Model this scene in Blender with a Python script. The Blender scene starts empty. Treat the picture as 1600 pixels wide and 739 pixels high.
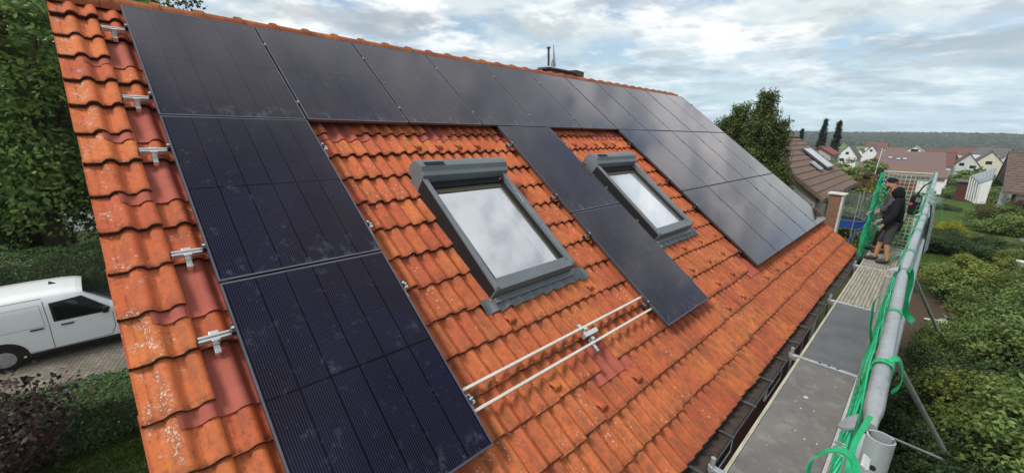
import bpy, bmesh, math, random
import numpy as np
from mathutils import Vector, Matrix
random.seed(7); RNG = np.random.default_rng(7)
S = bpy.context.scene; COL = S.collection
rad = math.radians
# ------------------------------------------------------------------ camera, world, sun, exposure
CAM = np.array([5.8745, -0.4891, -0.9925])
A = np.array([[0.70745214, 0.20370012, -0.67677007], [0.70597792, -0.15860191, 0.69024678], [0.03326633, -0.96610129, -0.25601105]])
cd = bpy.data.cameras.new('camera'); cam = bpy.data.objects.new('camera', cd); COL.objects.link(cam)
cd.sensor_width = 36; cd.lens = 14.8123; cd.clip_start = 0.05; cd.clip_end = 6000
mw = Matrix.Identity(4)
for i in range(3):
    mw[i][0] = A[i][0]; mw[i][1] = -A[i][1]; mw[i][2] = -A[i][2]; mw[i][3] = CAM[i]
cam.matrix_world = mw; S.camera = cam
S.view_settings.view_transform = 'Standard'; S.view_settings.look = 'None'
S.view_settings.exposure = 0.45; S.view_settings.gamma = 1
SUN_EL, SUN_AZ = 47, 194      # azimuth measured from +Y towards +X
sd = bpy.data.lights.new('sun', 'SUN'); sd.energy = 2.1; sd.angle = rad(15); sd.color = (1, .95, .87)
sun = bpy.data.objects.new('sun', sd); COL.objects.link(sun)
sdir = Vector((math.sin(rad(SUN_AZ)) * math.cos(rad(SUN_EL)), math.cos(rad(SUN_AZ)) * math.cos(rad(SUN_EL)), math.sin(rad(SUN_EL))))
sun.rotation_euler = sdir.to_track_quat('Z', 'Y').to_euler(); sun.location = (0, 0, 30)
W = bpy.data.worlds.new('World'); S.world = W; W.use_nodes = True
def make_world():
    nt = W.node_tree; N = nt.nodes; L = nt.links; N.clear()
    out = N.new('ShaderNodeOutputWorld'); bg = N.new('ShaderNodeBackground'); L.new(bg.outputs[0], out.inputs[0])
    sky = N.new('ShaderNodeTexSky'); sky.sky_type = 'NISHITA'; sky.sun_disc = False
    sky.sun_elevation = rad(SUN_EL); sky.sun_rotation = rad(SUN_AZ); sky.dust_density = 1.2
    tc = N.new('ShaderNodeTexCoord'); sep = N.new('ShaderNodeSeparateXYZ'); L.new(tc.outputs['Generated'], sep.inputs[0])
    def M(op, a, b=None, c=None):
        n = N.new('ShaderNodeMath'); n.operation = op
        for i, x in enumerate((a, b, c)):
            if x is None: continue
            if isinstance(x, (int, float)): n.inputs[i].default_value = x
            else: L.new(x, n.inputs[i])
        return n.outputs[0]
    def mix(f, a, b):
        n = N.new('ShaderNodeMix'); n.data_type = 'RGBA'; L.new(f, n.inputs[0]) if not isinstance(f, float) else setattr(n.inputs[0], 'default_value', f)
        for i, x in ((6, a), (7, b)):
            if isinstance(x, tuple): n.inputs[i].default_value = x + (1,)
            else: L.new(x, n.inputs[i])
        return n.outputs[2]
    z = M('MAXIMUM', sep.outputs[2], 0.0); d = M('ADD', z, .16)
    com = N.new('ShaderNodeCombineXYZ'); L.new(M('DIVIDE', sep.outputs[0], d), com.inputs[0]); L.new(M('DIVIDE', sep.outputs[1], d), com.inputs[1])
    def noise(scale, det, rough, off, dist=0.0, st=(1, 1, 1)):
        mp = N.new('ShaderNodeMapping'); mp.inputs[1].default_value = off; mp.inputs[3].default_value = st; L.new(com.outputs[0], mp.inputs[0])
        n = N.new('ShaderNodeTexNoise'); n.inputs['Scale'].default_value = scale; n.inputs['Detail'].default_value = det
        n.inputs['Roughness'].default_value = rough; n.inputs['Distortion'].default_value = dist
        L.new(mp.outputs[0], n.inputs[0]); return n.outputs[0]
    def ramp(x, lo, hi):
        n = N.new('ShaderNodeMapRange'); n.interpolation_type = 'SMOOTHSTEP'; L.new(x, n.inputs[0]); n.inputs[1].default_value = lo; n.inputs[2].default_value = hi; return n.outputs[0]
    cover = ramp(noise(1.1, 9, .55, (3.1, 1.7, 0), .3), .42, .60)        # thin bright sheet
    dark = ramp(noise(1.25, 10, .58, (7.3, 2.2, .5), .35), .47, .62)      # grey cloud bodies
    puff = ramp(noise(2.1, 10, .58, (1.3, 5.2, .2), .25), .46, .62)
    bl = N.new('ShaderNodeVectorMath'); bl.operation = 'SCALE'; L.new(sky.outputs[0], bl.inputs[0]); bl.inputs['Scale'].default_value = .115
    # hazy whitening of the blue gaps
    gap = mix(.24, bl.outputs[0], (.56, .69, .75))
    c = mix(cover, gap, (.64, .715, .735))
    c = mix(M('MULTIPLY', puff, .85), c, (.95, .95, .94))
    c = mix(M('MULTIPLY', dark, .80), c, (.36, .41, .45))
    # cumulus: bright heads, grey undersides (the side that faces the horizon)
    na = noise(2.3, 10, .56, (4.4, 8.1, .7), .15); nb = noise(2.3, 10, .56, (4.4, 8.1, .7), .15, (1.10, 1.10, 1)); body = ramp(na, .47, .63)
    und = ramp(M('SUBTRACT', na, nb), -.07, .12)
    c = mix(M('MULTIPLY', body, .72), c, mix(und, (.95, .96, .96), (.47, .515, .55)))
    hz = ramp(z, .22, .0)
    c = mix(M('MULTIPLY', hz, .62), c, (.43, .61, .73))
    below = ramp(sep.outputs[2], 0.0, -.08)
    c = mix(below, c, (.10, .11, .08))
    L.new(c, bg.inputs[0]); bg.inputs[1].default_value = .88
make_world()

# ------------------------------------------------------------------ frames
TH = rad(36.0); CT, ST = math.cos(TH), math.sin(TH)
UX = np.array([0., 1, 0]); VX = np.array([CT, 0, -ST]); NX = np.array([ST, 0, CT])
def roof(u, v, n=0.): return u * UX + v * VX + n * NX
FPX = 658.3257
def ray(px, py): return A @ np.array([(px - 800) / FPX, (py - 369.5) / FPX, 1])
def at(px, py, Y):
    r = ray(px, py); return CAM + r * ((Y - CAM[1]) / r[1])
def proj(w):
    d = A.T @ (np.asarray(w, float) - CAM); return 800 + FPX * d[0] / d[2], 369.5 + FPX * d[1] / d[2], d[2]
GZ = -7.3
def ground_z(x, y):
    r = math.hypot(x - CAM[0], y)
    if r < 42: return GZ
    if r < 240: return GZ - (r - 42) / 198 * 10.5
    return max(-17.8 - (r - 240) * .012, -23)

# ------------------------------------------------------------------ materials
def new_mat(name):
    m = bpy.data.materials.new(name); m.use_nodes = True; nt = m.node_tree
    return m, nt, nt.nodes, nt.links, nt.nodes['Principled BSDF']
def rgba(c): return (c[0], c[1], c[2], 1)
def mat(name, c, c2=None, rough=.6, metal=0., scale=6., detail=5, bump=0., bscale=None, stretch=(1, 1, 1), spec=.5, lo=.35, hi=.65, coat=0., grime=None, gscale=3., glo=.55, ghi=.7, rot=0.):
    m, nt, N, L, P = new_mat(name)
    P.inputs['Roughness'].default_value = rough; P.inputs['Metallic'].default_value = metal
    P.inputs['Specular IOR Level'].default_value = spec; P.inputs['Coat Weight'].default_value = coat
    g = N.new('ShaderNodeNewGeometry'); mp = N.new('ShaderNodeMapping'); L.new(g.outputs['Position'], mp.inputs[0]); mp.inputs[3].default_value = stretch; mp.inputs[2].default_value = (0, rot, 0)
    nz = N.new('ShaderNodeTexNoise'); nz.inputs['Scale'].default_value = scale; nz.inputs['Detail'].default_value = detail; nz.inputs['Roughness'].default_value = .62
    L.new(mp.outputs[0], nz.inputs[0])
    if c2 is None: c2 = tuple(x * .78 for x in c)
    r = N.new('ShaderNodeMapRange'); L.new(nz.outputs[0], r.inputs[0]); r.inputs[1].default_value = lo; r.inputs[2].default_value = hi
    mx = N.new('ShaderNodeMix'); mx.data_type = 'RGBA'; L.new(r.outputs[0], mx.inputs[0]); mx.inputs[6].default_value = rgba(c2); mx.inputs[7].default_value = rgba(c)
    col = mx.outputs[2]
    if grime:
        n2 = N.new('ShaderNodeTexNoise'); n2.inputs['Scale'].default_value = gscale; n2.inputs['Detail'].default_value = 8; n2.inputs['Roughness'].default_value = .7; L.new(mp.outputs[0], n2.inputs[0])
        r2 = N.new('ShaderNodeMapRange'); L.new(n2.outputs[0], r2.inputs[0]); r2.inputs[1].default_value = glo; r2.inputs[2].default_value = ghi
        m2 = N.new('ShaderNodeMix'); m2.data_type = 'RGBA'; L.new(r2.outputs[0], m2.inputs[0]); L.new(col, m2.inputs[6]); m2.inputs[7].default_value = rgba(grime); col = m2.outputs[2]
    L.new(col, P.inputs['Base Color'])
    if bump:
        b = N.new('ShaderNodeBump'); b.inputs['Strength'].default_value = bump; b.inputs['Distance'].default_value = .02
        nb = N.new('ShaderNodeTexNoise'); nb.inputs['Scale'].default_value = bscale or scale * 4; nb.inputs['Detail'].default_value = 4; L.new(mp.outputs[0], nb.inputs[0])
        L.new(nb.outputs[0], b.inputs['Height']); L.new(b.outputs[0], P.inputs['Normal'])
    return m

def tile_material(name, base, base2, dark, lichen=True):
    m, nt, N, L, P = new_mat(name)
    P.inputs['Roughness'].default_value = .82; P.inputs['Specular IOR Level'].default_value = .3
    g = N.new('ShaderNodeNewGeometry'); oi = N.new('ShaderNodeObjectInfo')
    mp = N.new('ShaderNodeMapping'); mp.vector_type = 'POINT'; mp.inputs[2].default_value = (0, -TH, 0); L.new(g.outputs['Position'], mp.inputs[0])
    # after rotation: x = down the slope, y = along the ridge
    def noise(sc, det=6, st=(1, 1, 1), rough=.6, off=(0, 0, 0)):
        q = N.new('ShaderNodeMapping'); q.inputs[3].default_value = st; q.inputs[1].default_value = off; L.new(mp.outputs[0], q.inputs[0])
        n = N.new('ShaderNodeTexNoise'); n.inputs['Scale'].default_value = sc; n.inputs['Detail'].default_value = det; n.inputs['Roughness'].default_value = rough; L.new(q.outputs[0], n.inputs[0]); return n.outputs[0]
    def rng(x, lo, hi, a=0., b=1.):
        r = N.new('ShaderNodeMapRange'); L.new(x, r.inputs[0]); r.inputs[1].default_value = lo; r.inputs[2].default_value = hi; r.inputs[3].default_value = a; r.inputs[4].default_value = b; return r.outputs[0]
    def mix(f, a, b, mode='MIX'):
        n = N.new('ShaderNodeMix'); n.data_type = 'RGBA'; n.blend_type = mode
        if isinstance(f, float): n.inputs[0].default_value = f
        else: L.new(f, n.inputs[0])
        for i, x in ((6, a), (7, b)):
            if isinstance(x, tuple): n.inputs[i].default_value = x + (1,)
            else: L.new(x, n.inputs[i])
        return n.outputs[2]
    def mul(a, b):
        n = N.new('ShaderNodeMath'); n.operation = 'MULTIPLY'
        for i, x in enumerate((a, b)):
            if isinstance(x, float): n.inputs[i].default_value = x
            else: L.new(x, n.inputs[i])
        return n.outputs[0]
    c = mix(rng(noise(3.2, 8), .3, .7), base2, base)
    def cell(x, off, p):
        a = N.new('ShaderNodeMath'); a.operation = 'SUBTRACT'; L.new(x, a.inputs[0]); a.inputs[1].default_value = off
        b = N.new('ShaderNodeMath'); b.operation = 'DIVIDE'; L.new(a.outputs[0], b.inputs[0]); b.inputs[1].default_value = p
        f = N.new('ShaderNodeMath'); f.operation = 'FLOOR'; L.new(b.outputs[0], f.inputs[0]); return f.outputs[0]
    sp0 = N.new('ShaderNodeSeparateXYZ'); L.new(mp.outputs[0], sp0.inputs[0]); cc_ = N.new('ShaderNodeCombineXYZ'); L.new(cell(sp0.outputs[0], .127, .3355), cc_.inputs[0]); L.new(cell(sp0.outputs[1], -.484, .30), cc_.inputs[1])
    fr = N.new('ShaderNodeTexWhiteNoise'); fr.noise_dimensions = '2D'; L.new(cc_.outputs[0], fr.inputs[0])
    hs = N.new('ShaderNodeHueSaturation'); L.new(c, hs.inputs['Color']); L.new(rng(fr.outputs[0], 0, 1, .90, 1.08), hs.inputs['Value']); L.new(rng(fr.outputs[0], 0, 1, .494, .506), hs.inputs['Hue'])
    c = hs.outputs[0]
    # weathering gets stronger away from the near verge and down the slope
    sp = N.new('ShaderNodeSeparateXYZ'); L.new(mp.outputs[0], sp.inputs[0])
    wv = rng(sp.outputs[0], .5, 6.0, .30, 1.0); 
    c = mix(mul(rng(noise(2.1, 9, (1.0, 3.2, 1), .7), .54, .72), mul(wv, .8)), c, dark)
    def frac(x, off, p):
        a = N.new('ShaderNodeMath'); a.operation = 'SUBTRACT'; L.new(x, a.inputs[0]); a.inputs[1].default_value = off
        b = N.new('ShaderNodeMath'); b.operation = 'DIVIDE'; L.new(a.outputs[0], b.inputs[0]); b.inputs[1].default_value = p
        f = N.new('ShaderNodeMath'); f.operation = 'FRACT'; L.new(b.outputs[0], f.inputs[0]); return f.outputs[0]
    # moss, soot and painted shade along each tile's lower rim and beside each roll
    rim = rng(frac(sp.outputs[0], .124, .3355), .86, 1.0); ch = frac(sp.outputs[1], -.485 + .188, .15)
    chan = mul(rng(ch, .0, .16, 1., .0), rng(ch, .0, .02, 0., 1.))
    val = mul(rng(ch, .10, .30), rng(ch, .62, .46)); c = mix(mul(mul(val, rng(noise(7, 6, (1, 1, 1), .7, (3, 8, 1)), .30, .60)), mul(wv, .75)), c, (.175, .070, .038))  # valley floors darkened: gathered dirt and painted occlusion together
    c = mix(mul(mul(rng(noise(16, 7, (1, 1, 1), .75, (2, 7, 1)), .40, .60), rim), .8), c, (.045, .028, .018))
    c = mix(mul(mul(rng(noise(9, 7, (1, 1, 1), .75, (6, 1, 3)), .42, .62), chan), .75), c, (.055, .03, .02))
    c = mix(mul(rng(noise(26, 5, (1, 1, 1), .75), .52, .72), .6), c, tuple(x * .9 for x in dark))
    c = mix(mul(rng(noise(60, 3, (1, 1, 1), .6, (4, 2, 1)), .60, .72), .5), c, (.03, .022, .016))
    if lichen:
        def spots(scale, thr, off):
            q = N.new('ShaderNodeMapping'); q.inputs[1].default_value = off; L.new(mp.outputs[0], q.inputs[0])
            v = N.new('ShaderNodeTexVoronoi'); v.inputs['Scale'].default_value = scale; L.new(q.outputs[0], v.inputs[0])
            return rng(v.outputs[0], thr, thr * .75)
        dv = N.new('ShaderNodeMath'); dv.operation = 'ADD'; L.new(sp.outputs[1], dv.inputs[0]); dv.inputs[1].default_value = .415; da = N.new('ShaderNodeMath'); da.operation = 'ABSOLUTE'; L.new(dv.outputs[0], da.inputs[0])
        near = rng(da.outputs[0], .085, .035)   # trough beside the near verge
        patch = rng(noise(7, 3), .52, .60)
        c = mix(mul(mul(spots(38, .34, (0, 0, 0)), patch), mul(near, .9)), c, (.52, .50, .43))
        c = mix(mul(mul(spots(75, .36, (2, 1, 0)), patch), mul(near, .8)), c, (.46, .45, .40))
        c = mix(mul(mul(rng(noise(14, 4, (1, 1, 1), .6, (9, 3, 2)), .58, .66), rng(noise(3, 2, (1, 1, 1), .5, (5, 5, 5)), .5, .6)), mul(near, .8)), c, (.50, .22, .015))
        sparse = rng(noise(3.5, 3, (1, 1, 1), .5, (8, 1, 0)), .53, .60)
        c = mix(mul(mul(spots(24, .20, (5, 5, 1)), sparse), .75), c, (.50, .46, .38))
    L.new(c, P.inputs['Base Color'])
    b = N.new('ShaderNodeBump'); b.inputs['Strength'].default_value = .5; b.inputs['Distance'].default_value = .004
    L.new(noise(110, 4), b.inputs['Height']); L.new(b.outputs[0], P.inputs['Normal'])
    return m

M = {}
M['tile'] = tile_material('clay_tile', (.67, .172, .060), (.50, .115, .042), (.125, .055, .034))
M['tile_lip'] = mat('mossy_shaded_tile_lip', (.050, .030, .020), (.022, .016, .012), rough=.95, scale=22)  # dark moss plus the course shadow line, put into the lip colour
M['ridge'] = tile_material('ridge_tile_clay', (.44, .13, .045), (.30, .085, .035), (.12, .055, .03), lichen=False)
def metal_tile_mat():
    m = mat('red_metal_tile', (.40, .105, .072), (.33, .082, .056), rough=.75, scale=5, metal=0., spec=.25)
    nt = m.node_tree; N = nt.nodes; L = nt.links; P = N['Principled BSDF']
    g = N.new('ShaderNodeNewGeometry'); mp = N.new('ShaderNodeMapping'); mp.inputs[2].default_value = (0, -TH, 0); L.new(g.outputs['Position'], mp.inputs[0])
    w = N.new('ShaderNodeTexWave'); w.wave_type = 'BANDS'; w.bands_direction = 'DIAGONAL'; w.inputs['Scale'].default_value = 30; L.new(mp.outputs[0], w.inputs[0])
    b = N.new('ShaderNodeBump'); b.inputs['Strength'].default_value = .22; b.inputs['Distance'].default_value = .002; L.new(w.outputs[0], b.inputs['Height']); L.new(b.outputs[0], P.inputs['Normal'])
    return m
M['metal_tile'] = metal_tile_mat()
M['frame_black'] = mat('black_anodised_frame', (.17, .17, .20), (.13, .13, .16), rough=.35, metal=.8, scale=3)
M['alu'] = mat('bare_aluminium', (.78, .78, .76), (.66, .66, .65), rough=.32, metal=.75, scale=5)
M['alu_pale'] = mat('pale_aluminium', (.82, .80, .72), (.70, .68, .61), rough=.4, metal=.25, scale=6)
M['alu_dark'] = mat('dark_clamp', (.06, .06, .065), rough=.4, metal=.6)
M['galv'] = mat('galvanised_steel', (.52, .54, .55), (.40, .42, .43), rough=.42, metal=.65, scale=9, grime=(.26, .27, .27), gscale=26, glo=.58, ghi=.72, bump=.1)
M['galv_worn'] = mat('worn_galvanised_steel', (.50, .55, .56), (.38, .42, .43), rough=.5, metal=.4, scale=9, grime=(.10, .11, .11), gscale=40, glo=.55, ghi=.62, stretch=(1, 1, .5))
M['sky_grey'] = mat('grey_window_cladding', (.165, .18, .195), (.14, .155, .168), rough=.42, metal=.1, scale=3)
M['sky_dark'] = mat('dark_window_side', (.018, .017, .020), rough=.7, spec=.25, scale=4)
M['lead'] = mat('grey_lead_apron', (.165, .18, .195), (.13, .142, .155), rough=.5, metal=.2, scale=5)
M['seal'] = mat('olive_rubber_seal', (.075, .068, .035), rough=.6)
M['white_in'] = mat('white_reveal', (.80, .82, .82), rough=.6, scale=2)
M['blind'] = mat('pale_blind', (.86, .89, .88), rough=.7, scale=2)
M['room'] = mat('pale_room_ceiling', (.74, .73, .80), (.66, .65, .73), rough=.8, scale=1.2)
M['gutter'] = mat('zinc_gutter', (.10, .105, .108), (.06, .062, .064), rough=.5, metal=.35, scale=6, grime=(.06, .04, .03), gscale=9)
M['gutter_in'] = mat('leafy_gutter_bottom', (.075, .05, .04), (.03, .024, .02), rough=.9, scale=14)
M['redwood'] = mat('red_brown_wood', (.085, .022, .016), rough=.7, scale=4)
M['stucco_dark'] = mat('grey_stucco', (.22, .21, .20), rough=.9, scale=9, bump=.3)
M['ply'] = mat('dark_deck_plywood', (.185, .170, .158), (.120, .112, .107), rough=.55, scale=2.2, detail=9, grime=(.30, .29, .27), gscale=5.5, glo=.52, ghi=.80)
M['ply_dark'] = mat('blackish_deck_plywood', (.125, .126, .135), (.080, .081, .090), rough=.5, scale=2.5, detail=9, grime=(.22, .22, .21), gscale=4, glo=.60, ghi=.9)
M['plank'] = mat('weathered_timber', (.40, .36, .30), (.25, .225, .185), rough=.8, scale=5, stretch=(6, .7, 3), detail=9)
M['plank_pale'] = mat('pale_timber', (.52, .49, .39), (.36, .33, .26), rough=.8, scale=5, stretch=(6, .7, 3), detail=9)
M['red_paint'] = mat('red_painted_wood', (.45, .085, .05), (.30, .06, .04), rough=.6, scale=7)
M['paint_spot'] = mat('dried_plaster_spot', (.62, .60, .56), rough=.9)
M['net'] = mat('green_net', (.020, .52, .24), (.015, .40, .18), rough=.5, scale=5)
M['net_pale'] = mat('pale_green_net', (.42, .62, .50), rough=.6)
M['strap'] = mat('green_strap', (.010, .42, .16), (.008, .27, .10), rough=.4, scale=30)
M['cloth_grey'] = mat('grey_cloth', (.33, .36, .35), (.24, .27, .27), rough=.9, scale=12, bump=.4)
M['black_cloth'] = mat('black_cloth', (.014, .014, .017), rough=.9, scale=12, bump=.3, spec=.2)
M['grey_shirt'] = mat('grey_shirt', (.075, .08, .09), rough=.9, scale=12, spec=.2)
M['shorts'] = mat('dark_work_shorts', (.050, .050, .058), rough=.85, scale=10)
M['skin'] = mat('skin', (.42, .215, .125), (.36, .175, .10), rough=.55, scale=14)
M['glove'] = mat('grey_glove', (.25, .25, .27), rough=.8)
M['shoe'] = mat('black_shoe', (.018, .018, .021), rough=.6)
M['beard'] = mat('dark_beard', (.035, .02, .014), rough=.9)
M['pink'] = mat('pink_patch', (.65, .03, .12), rough=.5)
M['van'] = mat('white_van_paint', (.90, .93, .93), (.88, .91, .91), rough=.25, coat=.4, scale=1)
M['van_black'] = mat('black_van_trim', (.012, .012, .013), rough=.5)
M['tyre'] = mat('tyre_rubber', (.016, .016, .017), rough=.85)
M['glass_dark'] = mat('dark_car_glass', (.010, .014, .016), rough=.06, spec=.7)
M['seam'] = mat('panel_gap', (.05, .055, .055), rough=.8)
M['bark'] = mat('bark', (.16, .125, .095), (.09, .07, .055), rough=.95, scale=9, stretch=(3, 3, .6), bump=.5)
M['soil'] = mat('garden_soil', (.085, .055, .035), rough=1, scale=5)
M['white_wall'] = mat('white_render', (.74, .75, .73), (.66, .67, .66), rough=.9, scale=2, detail=8)
M['cream_wall'] = mat('cream_render', (.66, .62, .48), rough=.9, scale=2)
M['grey_wall'] = mat('light_grey_render', (.56, .58, .57), (.46, .48, .47), rough=.9, scale=1.2)
M['beige_wall'] = mat('beige_cladding', (.43, .41, .36), (.36, .345, .30), rough=.85, scale=3, stretch=(1, 1, 4))
M['brown_roof'] = mat('brown_roof_tile', (.20, .125, .088), (.135, .085, .062), rough=.85, scale=5, detail=8)
M['brown_roof2'] = mat('dark_brown_roof_tile', (.155, .105, .082), (.09, .064, .052), rough=.85, scale=4, detail=8)
M['pink_roof'] = mat('faded_brown_roof', (.185, .115, .105), (.135, .085, .078), rough=.85, scale=2, detail=8)
M['rust_roof'] = mat('rust_red_roof', (.155, .072, .055), rough=.85, scale=2)
M['wine_roof'] = mat('wine_red_roof', (.24, .035, .04), rough=.6, scale=2)
M['grey_roof'] = mat('grey_roof', (.12, .11, .11), rough=.85, scale=2)
M['metal_roof'] = mat('metal_sheet_roof', (.38, .43, .46), rough=.4, metal=.5, scale=2)
M['dark_wood'] = mat('dark_timber', (.045, .034, .028), rough=.8, scale=3)
M['window'] = mat('window_glass', (.02, .024, .028), rough=.08, spec=.6)
M['white_frame'] = mat('white_frame', (.78, .79, .78), rough=.5)
M['red_door'] = mat('dark_red_door', (.20, .030, .022), rough=.6)
M['solar_th'] = mat('solar_collector_glass', (.50, .54, .55), (.42, .46, .47), rough=.2, scale=1)
M['brick_brown'] = mat('brown_chimney_cladding', (.235, .125, .075), (.17, .09, .055), rough=.9, scale=14, bump=.4)
M['blue'] = mat('blue_padding', (.012, .06, .26), rough=.5)
M['net_grey'] = mat('grey_trampoline_net', (.14, .17, .18), rough=.8)
M['slate'] = mat('slate_cladding', (.065, .075, .078), rough=.6)
M['chalk'] = mat('white_painted_wood', (.62, .62, .55), (.45, .45, .40), rough=.8, scale=10)
M['stone'] = mat('grey_stone', (.30, .29, .27), rough=.9, scale=4)

def leaf_mat(name, cols, transl=.38, clump=(.65, 1.15), cs=1.1):
    m, nt, N, L, P = new_mat(name)
    g = N.new('ShaderNodeNewGeometry'); cr = N.new('ShaderNodeValToRGB'); L.new(g.outputs['Random Per Island'], cr.inputs[0])
    el = cr.color_ramp.elements
    while len(el) < len(cols): el.new(.5)
    for i, c in enumerate(cols): el[i].position = i / (len(cols) - 1); el[i].color = rgba(c)
    nz = N.new('ShaderNodeTexNoise'); nz.inputs['Scale'].default_value = cs; nz.inputs['Detail'].default_value = 3; L.new(g.outputs['Position'], nz.inputs[0])
    r = N.new('ShaderNodeMapRange'); L.new(nz.outputs[0], r.inputs[0]); r.inputs[1].default_value = .35; r.inputs[2].default_value = .65; r.inputs[3].default_value = clump[0]; r.inputs[4].default_value = clump[1]
    hs = N.new('ShaderNodeHueSaturation'); L.new(cr.outputs[0], hs.inputs['Color']); L.new(r.outputs[0], hs.inputs['Value'])
    L.new(hs.outputs[0], P.inputs['Base Color']); P.inputs['Roughness'].default_value = .55; P.inputs['Specular IOR Level'].default_value = .35
    t = N.new('ShaderNodeBsdfTranslucent'); L.new(hs.outputs[0], t.inputs[0]); ms = N.new('ShaderNodeMixShader'); ms.inputs[0].default_value = transl
    L.new(P.outputs[0], ms.inputs[1]); L.new(t.outputs[0], ms.inputs[2]); L.new(ms.outputs[0], N['Material Output'].inputs[0])
    return m
M['leaf_big'] = leaf_mat('broadleaf_foliage', [(.105, .190, .046), (.180, .290, .070), (.260, .380, .100)], cs=.5, transl=.4)
M['leaf_hedge'] = leaf_mat('hedge_foliage', [(.065, .125, .044), (.110, .205, .068), (.165, .270, .10)])
M['leaf_purple'] = leaf_mat('purple_foliage', [(.025, .013, .014), (.050, .025, .027), (.085, .045, .042)], transl=.15)
M['leaf_mid'] = leaf_mat('shrub_foliage_mid', [(.095, .160, .038), (.185, .270, .068), (.300, .370, .120)])
M['leaf_yel'] = leaf_mat('shrub_foliage_yellowish', [(.130, .185, .036), (.240, .295, .062), (.390, .390, .095)])
M['leaf_pale'] = leaf_mat('shrub_foliage_pale', [(.100, .175, .050), (.180, .270, .078), (.270, .350, .135)])
M['leaf_dark'] = leaf_mat('shrub_foliage_dark', [(.034, .068, .024), (.062, .110, .036), (.100, .155, .055)])
M['leaf_yellow'] = leaf_mat('yellow_foliage', [(.20, .22, .02), (.34, .34, .03), (.42, .38, .05)])
M['leaf_autumn'] = leaf_mat('autumn_foliage', [(.060, .060, .018), (.120, .075, .025), (.190, .090, .035)])
M['leaf_thuja'] = leaf_mat('thuja_foliage', [(.048, .078, .018), (.092, .128, .030), (.155, .185, .046)], transl=.15, cs=1.6)
M['leaf_spruce'] = leaf_mat('spruce_foliage', [(.012, .026, .014), (.022, .042, .020), (.035, .055, .028)], transl=.1)
M['grass'] = leaf_mat('grass_blades', [(.045, .085, .018), (.080, .130, .028), (.13, .17, .05)])
M['forest'] = leaf_mat('far_forest', [(.012, .024, .014), (.024, .042, .020), (.055, .068, .026)], transl=0., cs=.02)

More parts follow.
